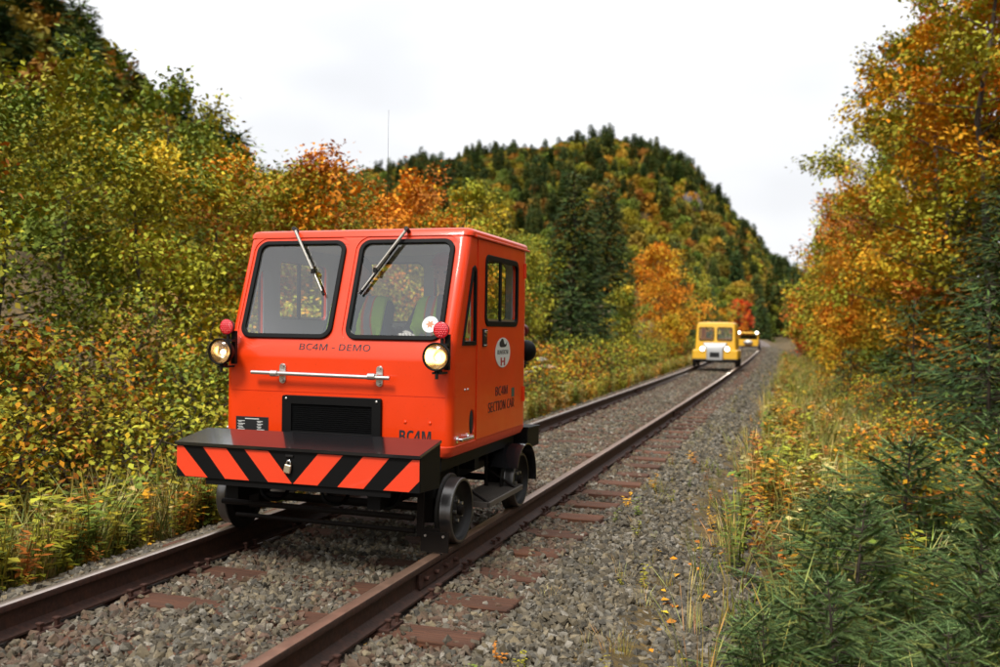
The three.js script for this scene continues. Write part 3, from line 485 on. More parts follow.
function colored(g, fn) { const p = g.attributes.position, c = new Float32Array(p.count * 3); for (let i = 0; i < p.count; i++) { const k = fn(p.getX(i), p.getY(i), p.getZ(i)); c.set(k, i * 3); } g.setAttribute('color', new THREE.BufferAttribute(c, 3)); return g; }
const bodyM = mat([1, 1, 1], 0.85, 0, { vertexColors: true });
function person(label, [ox, oy, oz], handL, handR, turn, jacket, headgear, vestArm) {
  const t = thing('person', label, 'person', [ox, oy, oz]);   // origin: between the hips, on the seat
  const hip = V(0, 0.09, 0), chest = V(0, 0.36, -0.02), neck = V(0, 0.56, -0.01), head = V(0.0, 0.72, 0.035);
  const bones = [[hip, V(0, 0.22, -0.02), 0.135, 0.13], [V(-0.09, 0.4, -0.02), V(0.09, 0.4, -0.02), 0.125, 0.125], [V(0, 0.22, -0.02), chest, 0.13, 0.14], [V(-0.13, 0.49, -0.02), V(0.13, 0.49, -0.02), 0.07, 0.07], [chest, neck, 0.09, 0.055], [neck, V(0, 0.66, 0.015), 0.052, 0.05]];
  const hands = [];
  for (const [s, h] of [[-1, handR], [1, handL]]) {
    const sh = V(s * 0.19, 0.48, -0.02), el = sh.clone().lerp(h, 0.5).add(V(s * 0.07, -0.1, -0.04));
    bones.push([sh, el, 0.062, 0.046], [el, h, 0.045, 0.03]); hands.push([s, el, h]);
    const knee = V(s * 0.13, 0.1, 0.43), ank = V(s * 0.12, -0.26, 0.42);
    bones.push([V(s * 0.09, 0.08, 0), knee, 0.088, 0.06], [knee, ank, 0.06, 0.042], [ank, V(s * 0.13, -0.275, 0.54), 0.042, 0.035]);
  }
  const sdf = (x, y, z) => { let d = 9; for (const [a, b, ra, rb] of bones) d = smin(d, capsule(x, y, z, a, b, ra, rb), 0.045); return d; };
  const skin = [0.42, 0.22, 0.15], dark = [0.03, 0.032, 0.04], boot = [0.02, 0.016, 0.014];
  const body = colored(fieldMesh(V(0, 0.2, 0.16), 0.52, 70, sdf), (x, y, z) => (y > 0.575 ? skin : y < -0.2 ? boot : z > 0.1 && y < 0.2 && Math.abs(x) < 0.26 ? dark : jacket));
  // head with face
  const H = (x, y, z) => V(head.x + x, head.y + y, head.z + z), ct = Math.cos(turn), st = Math.sin(turn);
  const headS = (X, y, Z) => {
    const x = head.x + (X - head.x) * ct - (Z - head.z) * st, z = head.z + (X - head.x) * st + (Z - head.z) * ct;
    let d = ell(x, y, z, H(0, 0.025, -0.005), 0.077, 0.1, 0.095);
    d = smin(d, ell(x, y, z, H(0, -0.06, 0.025), 0.052, 0.055, 0.06), 0.04);
    d = smin(d, capsule(x, y, z, H(0, 0.015, 0.088), H(0, -0.018, 0.106), 0.008, 0.014), 0.015);
    d = smin(d, capsule(x, y, z, H(-0.018, -0.058, 0.08), H(0.018, -0.058, 0.08), 0.008, 0.008), 0.012);
    for (const s of [-1, 1]) { d = Math.max(d, -ell(x, y, z, H(s * 0.031, 0.012, 0.098), 0.017, 0.01, 0.014)); d = smin(d, ell(x, y, z, H(s * 0.03, 0.011, 0.079), 0.012, 0.009, 0.01), 0.004); d = smin(d, ell(x, y, z, H(s * 0.078, 0.0, -0.005), 0.01, 0.032, 0.02), 0.008); }
    return smin(d, capsule(x, y, z, H(0, -0.08, -0.03), H(0, -0.15, -0.04), 0.05, 0.052), 0.03);
  };
  const faceC = (x, y, z) => (z - head.z > 0.06 && Math.abs(y - head.y + 0.058) < 0.009 && Math.abs(x - head.x) < 0.024 ? [0.35, 0.12, 0.1] : z - head.z > 0.06 && Math.abs(y - head.y - 0.011) < 0.008 && Math.abs(Math.abs(x - head.x) - 0.03) < 0.012 ? [0.06, 0.045, 0.04] : skin);
  const headG = colored(fieldMesh(head.clone().add(V(0, -0.02, 0.01)), 0.17, 58, headS), faceC);
  const pieces = [body, headG];
  for (const [s, el, h] of hands) {   // palm, four fingers of different lengths and a thumb from its side
    const f = h.clone().sub(el).normalize(), side = V(0, 1, 0).cross(f).normalize().multiplyScalar(-s), up = f.clone().cross(side).normalize(); if (up.y < 0) up.negate();
    const at = (a, b, c) => h.clone().addScaledVector(f, a).addScaledVector(side, b).addScaledVector(up, c);
    const hb = [[at(-0.03, 0, 0), at(0.02, 0, 0), 0.028, 0.024], [at(0.02, -0.02, 0), at(0.075, -0.026, 0), 0.016, 0.014], [at(0.02, 0.02, 0), at(0.075, 0.026, 0), 0.016, 0.014], [at(0.03, 0, 0), at(0.08, 0, 0), 0.017, 0.014]];
    [[-0.03, 0.055], [-0.01, 0.07], [0.011, 0.075], [0.031, 0.068]].forEach(([b, l]) => { const p0 = at(0.078, b, 0.002), p1 = at(0.078 + l * 0.45, b * 1.08, -0.004), p2 = at(0.078 + l * 0.72, b * 1.1, -0.024), p3 = at(0.078 + l * 0.72, b * 1.08, -0.045); hb.push([p0, p1, 0.0095, 0.009], [p1, p2, 0.009, 0.0085], [p2, p3, 0.0085, 0.0075]); });
    hb.push([at(0.012, 0.026, -0.002), at(0.04, 0.052, -0.012), 0.0125, 0.011], [at(0.04, 0.052, -0.012), at(0.07, 0.058, -0.024), 0.0105, 0.0085]);
    const hs = (x, y, z) => { let d = 9; hb.forEach(([a, b, ra, rb], i) => { const q = capsule(x, y, z, a, b, ra, rb); d = i < 4 ? smin(d, q, 0.014) : smin(d, q, 0.005); }); return d; };
    pieces.push(colored(fieldMesh(at(0.055, 0, -0.01), 0.105, 48, hs), () => (s < 0 && headgear === 'hat' ? [0.55, 0.52, 0.48] : skin)));
  }
  part('body', mergeGeometries(pieces), bodyM, t);
  // hi-vis vest: a shell over the torso
  const vs = (x, y, z) => { let d = Math.max(sdf(x, y, z) - 0.013, y - 0.57, 0.1 - y, Math.abs(x) - 0.215, z - 0.17); d = Math.max(d, 0.07 - Math.hypot(x, (y - 0.6) * 0.8, (z - 0.08) * 0.7)); return Math.max(d, -(Math.abs(x) - (0.012 + Math.max(0, y - 0.25) * 0.16)) * (z > 0.02 && y > 0.2 ? 1 : 0) - (z > 0.02 && y > 0.2 ? 0 : 9)); };
  const vest = colored(fieldMesh(V(0, 0.33, 0), 0.29, 54, vs), (x, y, z) => { const a = Math.abs(Math.abs(x) - 0.1); return a < 0.024 || Math.abs(y - 0.24) < 0.025 ? [0.33, 0.34, 0.35] : a < 0.036 || Math.abs(y - 0.24) < 0.037 ? [0.75, 0.13, 0.03] : [0.42, 0.72, 0.05]; });
  part('vest', vest, bodyM, t);
  if (headgear === 'hat') {
    const hat = part('hard_hat', new THREE.LatheGeometry([[0.118, 0], [0.112, 0.006], [0.104, 0.012], [0.1, 0.05], [0.08, 0.085], [0.04, 0.105], [0.001, 0.108]].map(([a, b]) => new THREE.Vector2(a, b)), 32).scale(0.92, 1, 1.12).rotateY(-turn).translate(head.x, head.y + 0.05, head.z - 0.005), phys([0.45, 0.02, 0.02], { roughness: 0.3, clearcoat: 0.4 }), t);
    part('hat_brim', new THREE.CylinderGeometry(0.09, 0.1, 0.008, 24, 1, false, -1.2, 2.4).scale(1, 1, 1.4).translate(head.x, head.y + 0.05, head.z + 0.03), hat.material, hat);
  } else part('hair', fieldMesh(head.clone().add(V(0, 0.03, -0.01)), 0.16, 48, (x, y, z) => { const d = ell(x, y, z, H(0, 0.035, -0.014), 0.085, 0.105, 0.1); return Math.max(d, (z - head.z - 0.05) * 0.8 - (y - head.y - 0.07) * 0.6, head.y - 0.05 - y); }), mat([0.05, 0.032, 0.02], 0.9), t);
  return t;
}
person('person in red hard hat and green safety vest at the lever of the red car', [0.36, 0.95, -6.16], V(0.16, 0.14, 0.3), V(-0.155, 0.3, 0.36), 0.25, [0.05, 0.055, 0.065], 'hat');
person('bareheaded person in dark teal jacket and green safety vest in the red car', [-0.31, 0.95, -6.16], V(0.12, 0.18, 0.3), V(-0.12, 0.18, 0.3), -0.3, [0.025, 0.06, 0.07], 'hair');
// ------------------------------------------------------------------ two yellow track cars following
{
  const yel = phys([0.82, 0.46, 0.03], { roughness: 0.42, clearcoat: 0.3, clearcoatRoughness: 0.2 }), silver = mat([0.55, 0.55, 0.54], 0.35, 0.6), black = mat([0.015, 0.015, 0.016], 0.6);
  const lampM = mat([1, 0.97, 0.9], 0.4, 0, { emissive: lin(1, 0.95, 0.82), emissiveIntensity: 2.5 });
  const wheels = (t, zs, X = 0.7) => { for (const z of zs) for (const s of [-1, 1]) { const w = part('wheel', new THREE.LatheGeometry([[0.001, 0], [0.08, 0.005], [0.15, 0.01], [0.2, -0.005], [0.21, 0.0], [0.21, 0.02], [0.19, 0.03], [0.188, 0.09], [0.175, 0.094], [0.15, 0.05], [0.05, 0.06], [0.001, 0.07]].map(([a, b]) => new THREE.Vector2(a, b)), 28).rotateZ(-Math.PI / 2 * s).translate(s * X, 0.189, z), darkSteel, t); part('hub', new THREE.CylinderGeometry(0.035, 0.035, 0.05, 12).rotateZ(Math.PI / 2).translate(s * (X + 0.08), 0.189, z), greasy, w); } for (const z of zs) part('axle', rod(V(-X, 0.189, z), V(X, 0.189, z), 0.025), greasy, t); };
  const lamp = (t, x, y, z, r, tilt = 0) => {
    const l = part('headlight', new THREE.LatheGeometry([[0.001, -r * 0.9], [r * 0.6, -r * 0.75], [r * 0.95, -r * 0.2], [r * 1.08, 0.0], [r, 0.012]].map(([a, b]) => new THREE.Vector2(a, b)), 24).rotateX(Math.PI / 2).translate(x, y, z), chrome, t);
    part('lit_lens', new THREE.SphereGeometry(r * 1.5, 20, 6, 0, 6.2832, 0, 0.72).rotateX(Math.PI / 2).translate(x, y, z - r * 1.12), lampM, l);
    const s = new THREE.SpotLight(lin(1, 0.94, 0.8), 3, 0, 0.4, 0.8, 2); s.position.set(t.position.x + x, y, t.position.z + z + r * 0.6); s.target.position.set(t.position.x + x, y - 0.5, t.position.z + z + 9); s.castShadow = true; scene.add(s, s.target);
  };
  // enclosed car with silver nose
  const a = thing('track_car', 'yellow enclosed track car with silver nose and two lit headlights', 'rail car', [trackX(-34.6), 0, -34.2]);
  const cab = brush(toCreasedNormals(loft([[0.62, 0.71, 0, -1.7, 0.06], [0.95, 0.7, 0, -1.7, 0.07], [1.45, 0.67, -0.06, -1.68, 0.07], [1.55, 0.65, -0.075, -1.66, 0.08], [1.585, 0.58, -0.13, -1.6, 0.08], [1.6, 0.4, -0.3, -1.4, 0.08]]), 0.6));
  const inn = loft([[0.66, 0.68, -0.03, -1.67, 0.05], [0.95, 0.67, -0.03, -1.67, 0.05], [1.45, 0.64, -0.09, -1.65, 0.05], [1.54, 0.6, -0.12, -1.6, 0.05]]);
  const holes = [extrude(rrShape(-0.57, -0.06, 0.96, 1.41, 0.05), 0.5).translate(0, 0, -0.3), extrude(rrShape(0.06, 0.57, 0.96, 1.41, 0.05), 0.5).translate(0, 0, -0.3), extrude(rrShape(-0.5, 0.5, 1.0, 1.4, 0.05), 0.5).translate(0, 0, -1.9), box(-0.9, 0.9, 0.98, 1.4, -0.72, -0.16), box(-0.9, 0.9, 0.98, 1.4, -1.5, -0.82)];
  part('cab', finish(cut(cab, inn, ...holes)), yel, a);
  for (const [x0, x1] of [[-0.57, -0.06], [0.06, 0.57]]) { const w = part('windshield', ring(rrShape(x0 - 0.012, x1 + 0.012, 0.948, 1.422, 0.06), rrShape(x0 + 0.012, x1 - 0.012, 0.972, 1.398, 0.04), 0.015).rotateX(-0.1).translate(0, 0.0, 0.115), rubber, a); part('glass_pane', new THREE.PlaneGeometry(x1 - x0, 0.45).rotateX(-0.11).translate((x0 + x1) / 2, 1.185, -0.028), glass, w); }
  for (const s of [-1, 1]) for (const [z0, z1] of [[-0.72, -0.16], [-1.5, -0.82]]) { const w = part('side_window', new THREE.PlaneGeometry(z1 - z0, 0.43).rotateY(Math.PI / 2).translate(s * 0.672, 1.19, (z0 + z1) / 2), glass, a); part('window_rail', box(s * 0.69 - 0.008, s * 0.69 + 0.008, 0.968, 0.984, z0, z1), rubber, w); }
  part('lower_body', finish(brush(loft([[0.27, 0.74, 0.16, -1.72, 0.05], [0.3, 0.79, 0.2, -1.75, 0.06], [0.58, 0.79, 0.2, -1.75, 0.06], [0.615, 0.75, 0.16, -1.72, 0.06]]))), yel, a);
  const nose = part('nose_cowl', finish(brush(loft([[0.26, 0.29, 0.3, 0.1, 0.04], [0.6, 0.29, 0.3, 0.0, 0.04], [0.72, 0.32, 0.28, 0.0, 0.04], [0.77, 0.4, 0.26, -0.02, 0.04], [0.85, 0.41, 0.24, -0.02, 0.04], [0.87, 0.38, 0.2, -0.02, 0.04]]))), silver, a);
  part('radiator_opening', box(-0.17, 0.17, 0.35, 0.53, 0.29, 0.304), black, nose); for (let k = 0; k < 4; k++) part('radiator_bar', box(-0.165, 0.165, 0.375 + k * 0.04, 0.385 + k * 0.04, 0.303, 0.31), darkSteel, nose);
  for (const s of [-1, 1]) lamp(a, s * 0.43, 0.65, 0.23, 0.085);
  part('bumper', box(-0.76, 0.76, 0.24, 0.29, 0.2, 0.24, 0.01), black, a); part('underframe', box(-0.5, 0.5, 0.2, 0.3, -1.7, 0.15), black, a);
  for (const x of [-0.32, 0.32]) part('wiper', rod(V(x, 1.44, -0.03), V(x + 0.1, 1.12, 0.0), 0.008), black, a);
  wheels(a, [-0.12, -1.4]);
  // open-sided car with lamps on its roof corners
  const b = thing('track_car', 'yellow open sided track car with lit lamps on its roof corners', 'rail car', [trackX(-68), 0, -68]);
  part('roof', finish(brush(loft([[1.12, 0.72, 0.02, -1.5, 0.05], [1.16, 0.74, 0.03, -1.52, 0.05], [1.21, 0.7, -0.02, -1.48, 0.05]]))), yel, b);
  for (const s of [-1, 1]) for (const z of [-0.04, -1.44]) part('roof_post', box(s * 0.66 - 0.03, s * 0.66 + 0.03, 0.68, 1.13, z - 0.03, z + 0.03, 0.006), yel, b);
  part('front_panel', finish(brush(loft([[0.26, 0.68, 0.02, -0.1, 0.03], [0.68, 0.7, 0.03, -0.09, 0.03], [0.7, 0.68, 0.01, -0.08, 0.03]]))), yel, b);
  part('side_panel', box(-0.7, -0.66, 0.28, 0.62, -1.5, -0.1), yel, b); part('side_panel', box(0.66, 0.7, 0.28, 0.62, -1.5, -0.1), yel, b); part('rear_panel', box(-0.66, 0.66, 0.28, 0.9, -1.5, -1.46), yel, b);
  part('seat', join(box(-0.6, 0.6, 0.5, 0.6, -1.4, -0.9, 0.03), box(-0.6, 0.6, 0.62, 1.0, -1.45, -1.37, 0.03)), black, b);
  part('windshield', new THREE.PlaneGeometry(1.26, 0.42).translate(0, 0.91, -0.04), glass, b);
  part('engine_cowl', new THREE.SphereGeometry(0.3, 24, 14).scale(1.05, 0.6, 0.5).translate(0.02, 0.5, 0.08), silver, b);
  for (const s of [-1, 1]) lamp(b, s * 0.6, 1.18, 0.1, 0.1);
  part('underframe', box(-0.5, 0.5, 0.18, 0.28, -1.5, 0.0), black, b); wheels(b, [-0.22, -1.25]);
}
// ------------------------------------------------------------------ vegetation
class Leaves {   // collects leaf-sized faces with a colour each
  constructor() { this.p = []; this.n = []; this.c = []; this.i = []; }
  leaf(x, y, z, dx, dy, dz, ux, uy, uz, L, W, fold, c) {   // base, direction, normal-ish
    let sx = dy * uz - dz * uy, sy = dz * ux - dx * uz, sz = dx * uy - dy * ux; const sl = Math.hypot(sx, sy, sz) || 1; sx /= sl; sy /= sl; sz /= sl;
    const nx = sy * dz - sz * dy, ny = sz * dx - sx * dz, nz = sx * dy - sy * dx, b = this.p.length / 3, h = L * 0.45, w = W / 2, f = W * fold;
    this.p.push(x, y, z, x + dx * h + sx * w + nx * f, y + dy * h + sy * w + ny * f, z + dz * h + sz * w + nz * f, x + dx * L, y + dy * L, z + dz * L, x + dx * h - sx * w + nx * f, y + dy * h - sy * w + ny * f, z + dz * h - sz * w + nz * f);
    for (let k = 0; k < 4; k++) { this.n.push(nx, ny, nz); this.c.push(c[0], c[1], c[2]); }
    this.i.push(b, b + 1, b + 2, b, b + 2, b + 3);
  }
  blade(x, y, z, dx, dy, dz, L, W, c) {   // a single narrow triangle
    const b = this.p.length / 3; let sx = dz, sz = -dx; const l = Math.hypot(sx, sz) || 1; sx = sx / l * W / 2; sz = sz / l * W / 2;
    this.p.push(x - sx, y, z - sz, x + sx, y, z + sz, x + dx * L, y + dy * L, z + dz * L);
    for (let k = 0; k < 3; k++) { this.n.push(-sz / (W / 2) * dy, Math.hypot(dx, dz), sx / (W / 2) * dy); this.c.push(c[0], c[1], c[2]); }
    this.i.push(b, b + 1, b + 2);
  }
  build() { const g = new THREE.BufferGeometry(); g.setAttribute('position', new THREE.BufferAttribute(new Float32Array(this.p), 3)); g.setAttribute('normal', new THREE.BufferAttribute(new Float32Array(this.n), 3)); g.setAttribute('color', new THREE.BufferAttribute(new Float32Array(this.c), 3)); g.setIndex(new THREE.BufferAttribute(new Uint32Array(this.i), 1)); return g; }
}
const leafM = phys([1, 1, 1], { vertexColors: true, roughness: 0.75, specularIntensity: 0.35, side: THREE.DoubleSide });
const needleM = phys([1, 1, 1], { vertexColors: true, roughness: 0.8, specularIntensity: 0.2, side: THREE.DoubleSide });
const barkTex = texture(128, (u, v) => { const a = tiled(u, v, 8, 3, 4), l = 0.5 + 0.7 * a; return [0.36 * l, 0.31 * l, 0.26 * l]; });
const barkM = mat([0.8, 0.8, 0.8], 0.95, 0, { map: barkTex }), paleBarkM = mat([1.5, 1.45, 1.4], 0.9, 0, { map: barkTex });
const C = { green: [0.150, 0.195, 0.024], dark: [0.05, 0.09, 0.028], olive: [0.285, 0.245, 0.018], lime: [0.37, 0.36, 0.03], yellow: [0.60, 0.41, 0.024], gold: [0.62, 0.30, 0.016], orange: [0.64, 0.22, 0.011], rust: [0.42, 0.145, 0.018], brown: [0.24, 0.14, 0.04], red: [0.62, 0.072, 0.018], straw: [0.44, 0.35, 0.12] };
function shade(r, c, spread = 0.22) { const k = 1 + (r() - 0.5) * spread * 2, h = (r() - 0.5) * 0.16; return [c[0] * k * (1 + h), c[1] * k * (1 - h * 0.4), c[2] * k]; }
function pick(r, pal) { let t = r() * pal.reduce((a, q) => a + q[1], 0); for (const [n, w] of pal) { t -= w; if (t <= 0) return C[n]; } return C[pal[0][0]]; }
function limb(pts, r0, r1, seg = 5) {
  const p = [], idx = [], uv = [], q = new THREE.Quaternion(), d = V(0, 0, 0);
  pts.forEach((c, j) => { const a = pts[Math.max(0, j - 1)], b = pts[Math.min(pts.length - 1, j + 1)]; d.copy(b).sub(a).normalize(); q.setFromUnitVectors(V(0, 1, 0), d); const r = lerp(r0, r1, j / (pts.length - 1)); for (let k = 0; k <= seg; k++) { const t = k / seg * 6.2832, v = V(Math.cos(t) * r, 0, Math.sin(t) * r).applyQuaternion(q).add(c); p.push(v.x, v.y, v.z); uv.push(k / seg, j * 0.5); } });
  for (let j = 0; j + 1 < pts.length; j++) for (let k = 0; k < seg; k++) { const a = j * (seg + 1) + k, b = a + 1, c = a + seg + 1, e = c + 1; idx.push(a, c, b, b, c, e); }
  const g = new THREE.BufferGeometry(); g.setAttribute('position', new THREE.Float32BufferAttribute(p, 3)); g.setAttribute('uv', new THREE.Float32BufferAttribute(uv, 2)); g.setIndex(idx); g.computeVertexNormals(); return g;
}
// broad-leaved tree or shrub: stems, limbs, twigs; leaves sit in clumps along the twigs
function broadleaf(seed, o) {
  const { h, r: R, base = 0.18, stems = 1, leaves = 5000, leafL = 0.085, pal, twig = 0.2, thick = h * 0.011 } = o, r = rngOf(seed), wood = [], L = new Leaves(), tips = [];
  const prof = (t) => Math.max(0.12, Math.sin(Math.PI * Math.min(1, 0.16 + 0.84 * t)) ** 0.75);
  for (let s = 0; s < stems; s++) {
    const a0 = r() * 6.28, lean = stems > 1 ? 0.25 + 0.3 * r() : 0.06 * r(), H = h * (stems > 1 ? 0.75 + 0.25 * r() : 1), pts = []; let x = stems > 1 ? Math.cos(a0) * 0.12 : 0, z = stems > 1 ? Math.sin(a0) * 0.12 : 0;
    for (let k = 0; k <= 8; k++) { const t = k / 8; pts.push(V(x, t * H * 0.94, z)); x += (Math.cos(a0) * lean * R * 0.2 + (r() - 0.5) * 0.05 * H) * (stems > 1 ? 1 : 0.8); z += (Math.sin(a0) * lean * R * 0.2 + (r() - 0.5) * 0.05 * H) * (stems > 1 ? 1 : 0.8); }
    wood.push(limb(pts, thick * (stems > 1 ? 0.6 : 1), thick * 0.16, 6));
    const nl = Math.round((stems > 1 ? 9 : 22) + 6 * r());
    for (let k = 0; k < nl; k++) {
      const t = lerp(base, 0.99, (k + r()) / nl), i = t * 8 | 0, c = pts[i].clone().lerp(pts[Math.min(8, i + 1)], t * 8 - i), a = k * 2.4 + r() * 0.9, len = R * prof((t - base) / (1 - base)) * (0.65 + 0.5 * r()), up = lerp(0.25, 1.1, t) * (0.7 + 0.6 * r());
      const e = c.clone().add(V(Math.cos(a) * len, len * up * 0.55, Math.sin(a) * len)), m = c.clone().lerp(e, 0.5).add(V(0, -0.05 * len, 0));
      wood.push(limb([c, m, e], thick * 0.32 * (1 - t * 0.6), thick * 0.06, 4));
      const nt = 4 + (r() * 4 | 0), hueA = pick(r, pal);
      for (let q = 0; q < nt; q++) { const u = lerp(0.3, 1, r()), b = c.clone().lerp(e, u), f = b.clone().add(V((r() - 0.5), (r() - 0.35) * 0.8, (r() - 0.5)).multiplyScalar(len * 0.55 + 0.18)); if (q < 2) wood.push(limb([b, f], thick * 0.07, thick * 0.03, 3)); tips.push([b, f, r() < 0.78 ? hueA : pick(r, pal)]); }
    }
  }
  const per = leaves / tips.length;
  for (const [b, f, hue] of tips) {
    const n = Math.round(per * (0.5 + r()));
    for (let k = 0; k < n; k++) {
      const t = r() ** 0.7 * 1.08, g = () => (r() + r() + r() - 1.5) * 1.15 * twig, x = lerp(b.x, f.x, t) + g(), y = Math.max(0.03, lerp(b.y, f.y, t) + g() * 0.85), z = lerp(b.z, f.z, t) + g();
      let dx = (f.x - b.x) + (r() - 0.5) * 1.6, dy = (f.y - b.y) - 0.35 + (r() - 0.5) * 1.1, dz = (f.z - b.z) + (r() - 0.5) * 1.6; const l = Math.hypot(dx, dy, dz); dx /= l; dy /= l; dz /= l;
      const s = leafL * (0.65 + 0.6 * r());
      L.leaf(x, y, z, dx, dy, dz, (r() - 0.5) * 1.2, 0.5 + r(), (r() - 0.5) * 1.2, s, s * 0.68, 0.12, shade(r, r() < 0.93 ? hue : pick(r, pal)));
    }
  }
  return { crown: L.build(), trunk: mergeGeometries(wood) };
}
// spruce: whorls of drooping branches with flat sprays; needles are single faces on near ones
function spruce(seed, o) {
  const { h, r: R, whorls = Math.round(h * 3.2), spray = 0.17, tint = 1, per = 6, fine = false, lean = 0 } = o, r = rngOf(seed), wood = [], twigs = [], L = new Leaves();
  const top = V(lean * h, h, lean * h * 0.4); wood.push(limb([V(0, 0, 0), top.clone().multiplyScalar(0.5).add(V(0.02 * h * (r() - 0.5), 0, 0)), top], h * 0.013 + 0.006, 0.004, 6));
  const col = () => { const k = r(); return shade(r, k < 0.55 ? [0.032 * tint, 0.056 * tint, 0.020 * tint] : k < 0.85 ? [0.050 * tint, 0.080 * tint, 0.018 * tint] : [0.085 * tint, 0.085 * tint, 0.02 * tint], 0.4); };
  const twigOf = (a, b, dens) => {   // needles or sprays from a to b
    const d = b.clone().sub(a), len = d.length(); d.normalize();
    if (fine) { const n = Math.max(1, Math.round(len / 0.085)); for (let k = 0; k < n; k++) twigs.push([a.clone().addScaledVector(d, len * k / n), d.clone().addScaledVector(V(r() - 0.5, r() - 0.5, r() - 0.5), 0.25).normalize(), len / n * (k === n - 1 ? 1.25 : 1.1), shade(r, r() < 0.35 ? [0.25, 0.35, 0.12] : r() < 0.75 ? [0.18, 0.28, 0.10] : [0.32, 0.36, 0.10], 0.3)]); }
    else { const n = Math.max(2, Math.round(len * dens)); for (let k = 0; k < n; k++) { const t = (k + r()) / n, p = a.clone().addScaledVector(d, t * len); L.leaf(p.x, p.y, p.z, d.x + (r() - 0.5) * 0.9, d.y - 0.12 + (r() - 0.5) * 0.4, d.z + (r() - 0.5) * 0.9, (r() - 0.5) * 0.8, 1, (r() - 0.5) * 0.8, spray * (0.6 + 0.7 * r()), spray * 0.26, -0.15, col()); } }
  };
  for (let w = 0; w < whorls; w++) {
    const t = (w + 0.4) / whorls, y = lerp(0.04, 0.985, t ** 0.95) * h, nb = fine ? 5 : t > 0.9 ? 5 : per + (r() * 3 | 0);
    for (let k = 0; k < nb; k++) {
      const a = k / nb * 6.283 + w * 1.3 + r() * 0.6, len = R * (1 - t) ** 0.8 * (0.72 + 0.45 * r()) + 0.05 * h * 0.3, c = V(0, y + (r() - 0.5) * h / whorls * 0.8, 0).add(top.clone().setY(0).multiplyScalar(y / h)), dip = lerp(-0.25, 0.5, t), dir = V(Math.cos(a), dip, Math.sin(a)).normalize(), e = c.clone().addScaledVector(dir, len), m = c.clone().addScaledVector(dir, len * 0.55); e.y += 0.1 * len; m.y -= 0.03 * len;
      wood.push(limb([c, m, e], h * 0.0022 + 0.003, 0.002, 3));
      const at = (u) => (u < 0.5 ? c.clone().lerp(m, u * 2) : m.clone().lerp(e, u * 2 - 1)), nt = Math.max(3, Math.round(len / (fine ? 0.05 : 0.13)));
      for (let q = 0; q < nt; q++) { const u = lerp(fine ? 0.15 : 0.12, 0.97, (q + r() * 0.7) / nt), b = at(u), s = q & 1 ? 1 : -1, tl = len * (1 - u) * 0.5 + (fine ? 0.035 : 0.14), f = b.clone().add(V(dir.x * 0.75 - dir.z * 0.75 * s, -0.18 + (r() - 0.5) * 0.3, dir.z * 0.75 + dir.x * 0.75 * s).normalize().multiplyScalar(tl)); twigOf(b, f, fine ? 230 : 15); }
      twigOf(at(0.3), e, fine ? 230 : 14);
    }
  }
  return { crown: fine ? null : L.build(), twigs, trunk: mergeGeometries(wood) };
}
const twigGeo = (() => { const r = rngOf(55), L = new Leaves(); for (let k = 0; k < 110; k++) { const t = r(), a = r() * 6.283, q = V(Math.cos(a) * 0.75, 0.65 + 0.2 * r(), Math.sin(a) * 0.75).normalize(), m = 0.7 + 0.6 * r(); L.blade(0, t, 0, q.x, q.y, q.z, 0.2 + 0.1 * r(), 0.038, [m, m, m]); } return L.build(); })();
function plant(name, label, category, group, [x, z], shapes, crownM, woodM, turn = 0, scale = 1, sink = 0.04) {
  const t = thing(name, label, category, [x, terrain(x, z) - sink, z], group); t.rotation.y = turn; t.scale.setScalar(scale);
  part('trunk', shapes.trunk, woodM, t);
  if (shapes.crown) part('crown', shapes.crown, crownM, t);
  else {   // boughs of needle twigs, thousands of them
    const im = cast(new THREE.InstancedMesh(twigGeo, crownM, shapes.twigs.length)), o = new THREE.Object3D(), c = new THREE.Color();
    shapes.twigs.forEach(([p, d, len, col], i) => { o.position.copy(p); o.quaternion.setFromUnitVectors(V(0, 1, 0), d); o.scale.set(0.085, len, 0.085); o.updateMatrix(); im.setMatrixAt(i, o.matrix); im.setColorAt(i, c.setRGB(...col)); });
    im.name = 'crown'; im.userData.kind = 'stuff'; t.add(im);
  }
  return t;
}
const P = {
  olive: [['olive', 5], ['lime', 2.6], ['green', 2.4], ['yellow', 0.9], ['rust', 0.35]], oliveWarm: [['olive', 4.5], ['gold', 2], ['lime', 2.2], ['rust', 0.9], ['orange', 0.6]], green: [['green', 5], ['olive', 3], ['lime', 1.4]], lime: [['lime', 4], ['olive', 3], ['green', 1.5], ['yellow', 1]],
  rust: [['rust', 3], ['olive', 2.5], ['orange', 2], ['brown', 1.5], ['gold', 1]], orange: [['orange', 5], ['gold', 3], ['yellow', 0.8], ['rust', 0.5]], gold: [['gold', 4], ['orange', 1.5], ['yellow', 2], ['olive', 2], ['lime', 1]], red: [['red', 4], ['orange', 2.2], ['rust', 1.2]],
};
const kindWords = { olive: 'olive green', oliveWarm: 'olive and gold', green: 'dull green', lime: 'yellow green', rust: 'rusty brown', orange: 'bright orange', gold: 'golden yellow', red: 'scarlet' };
const rp = rngOf(404);
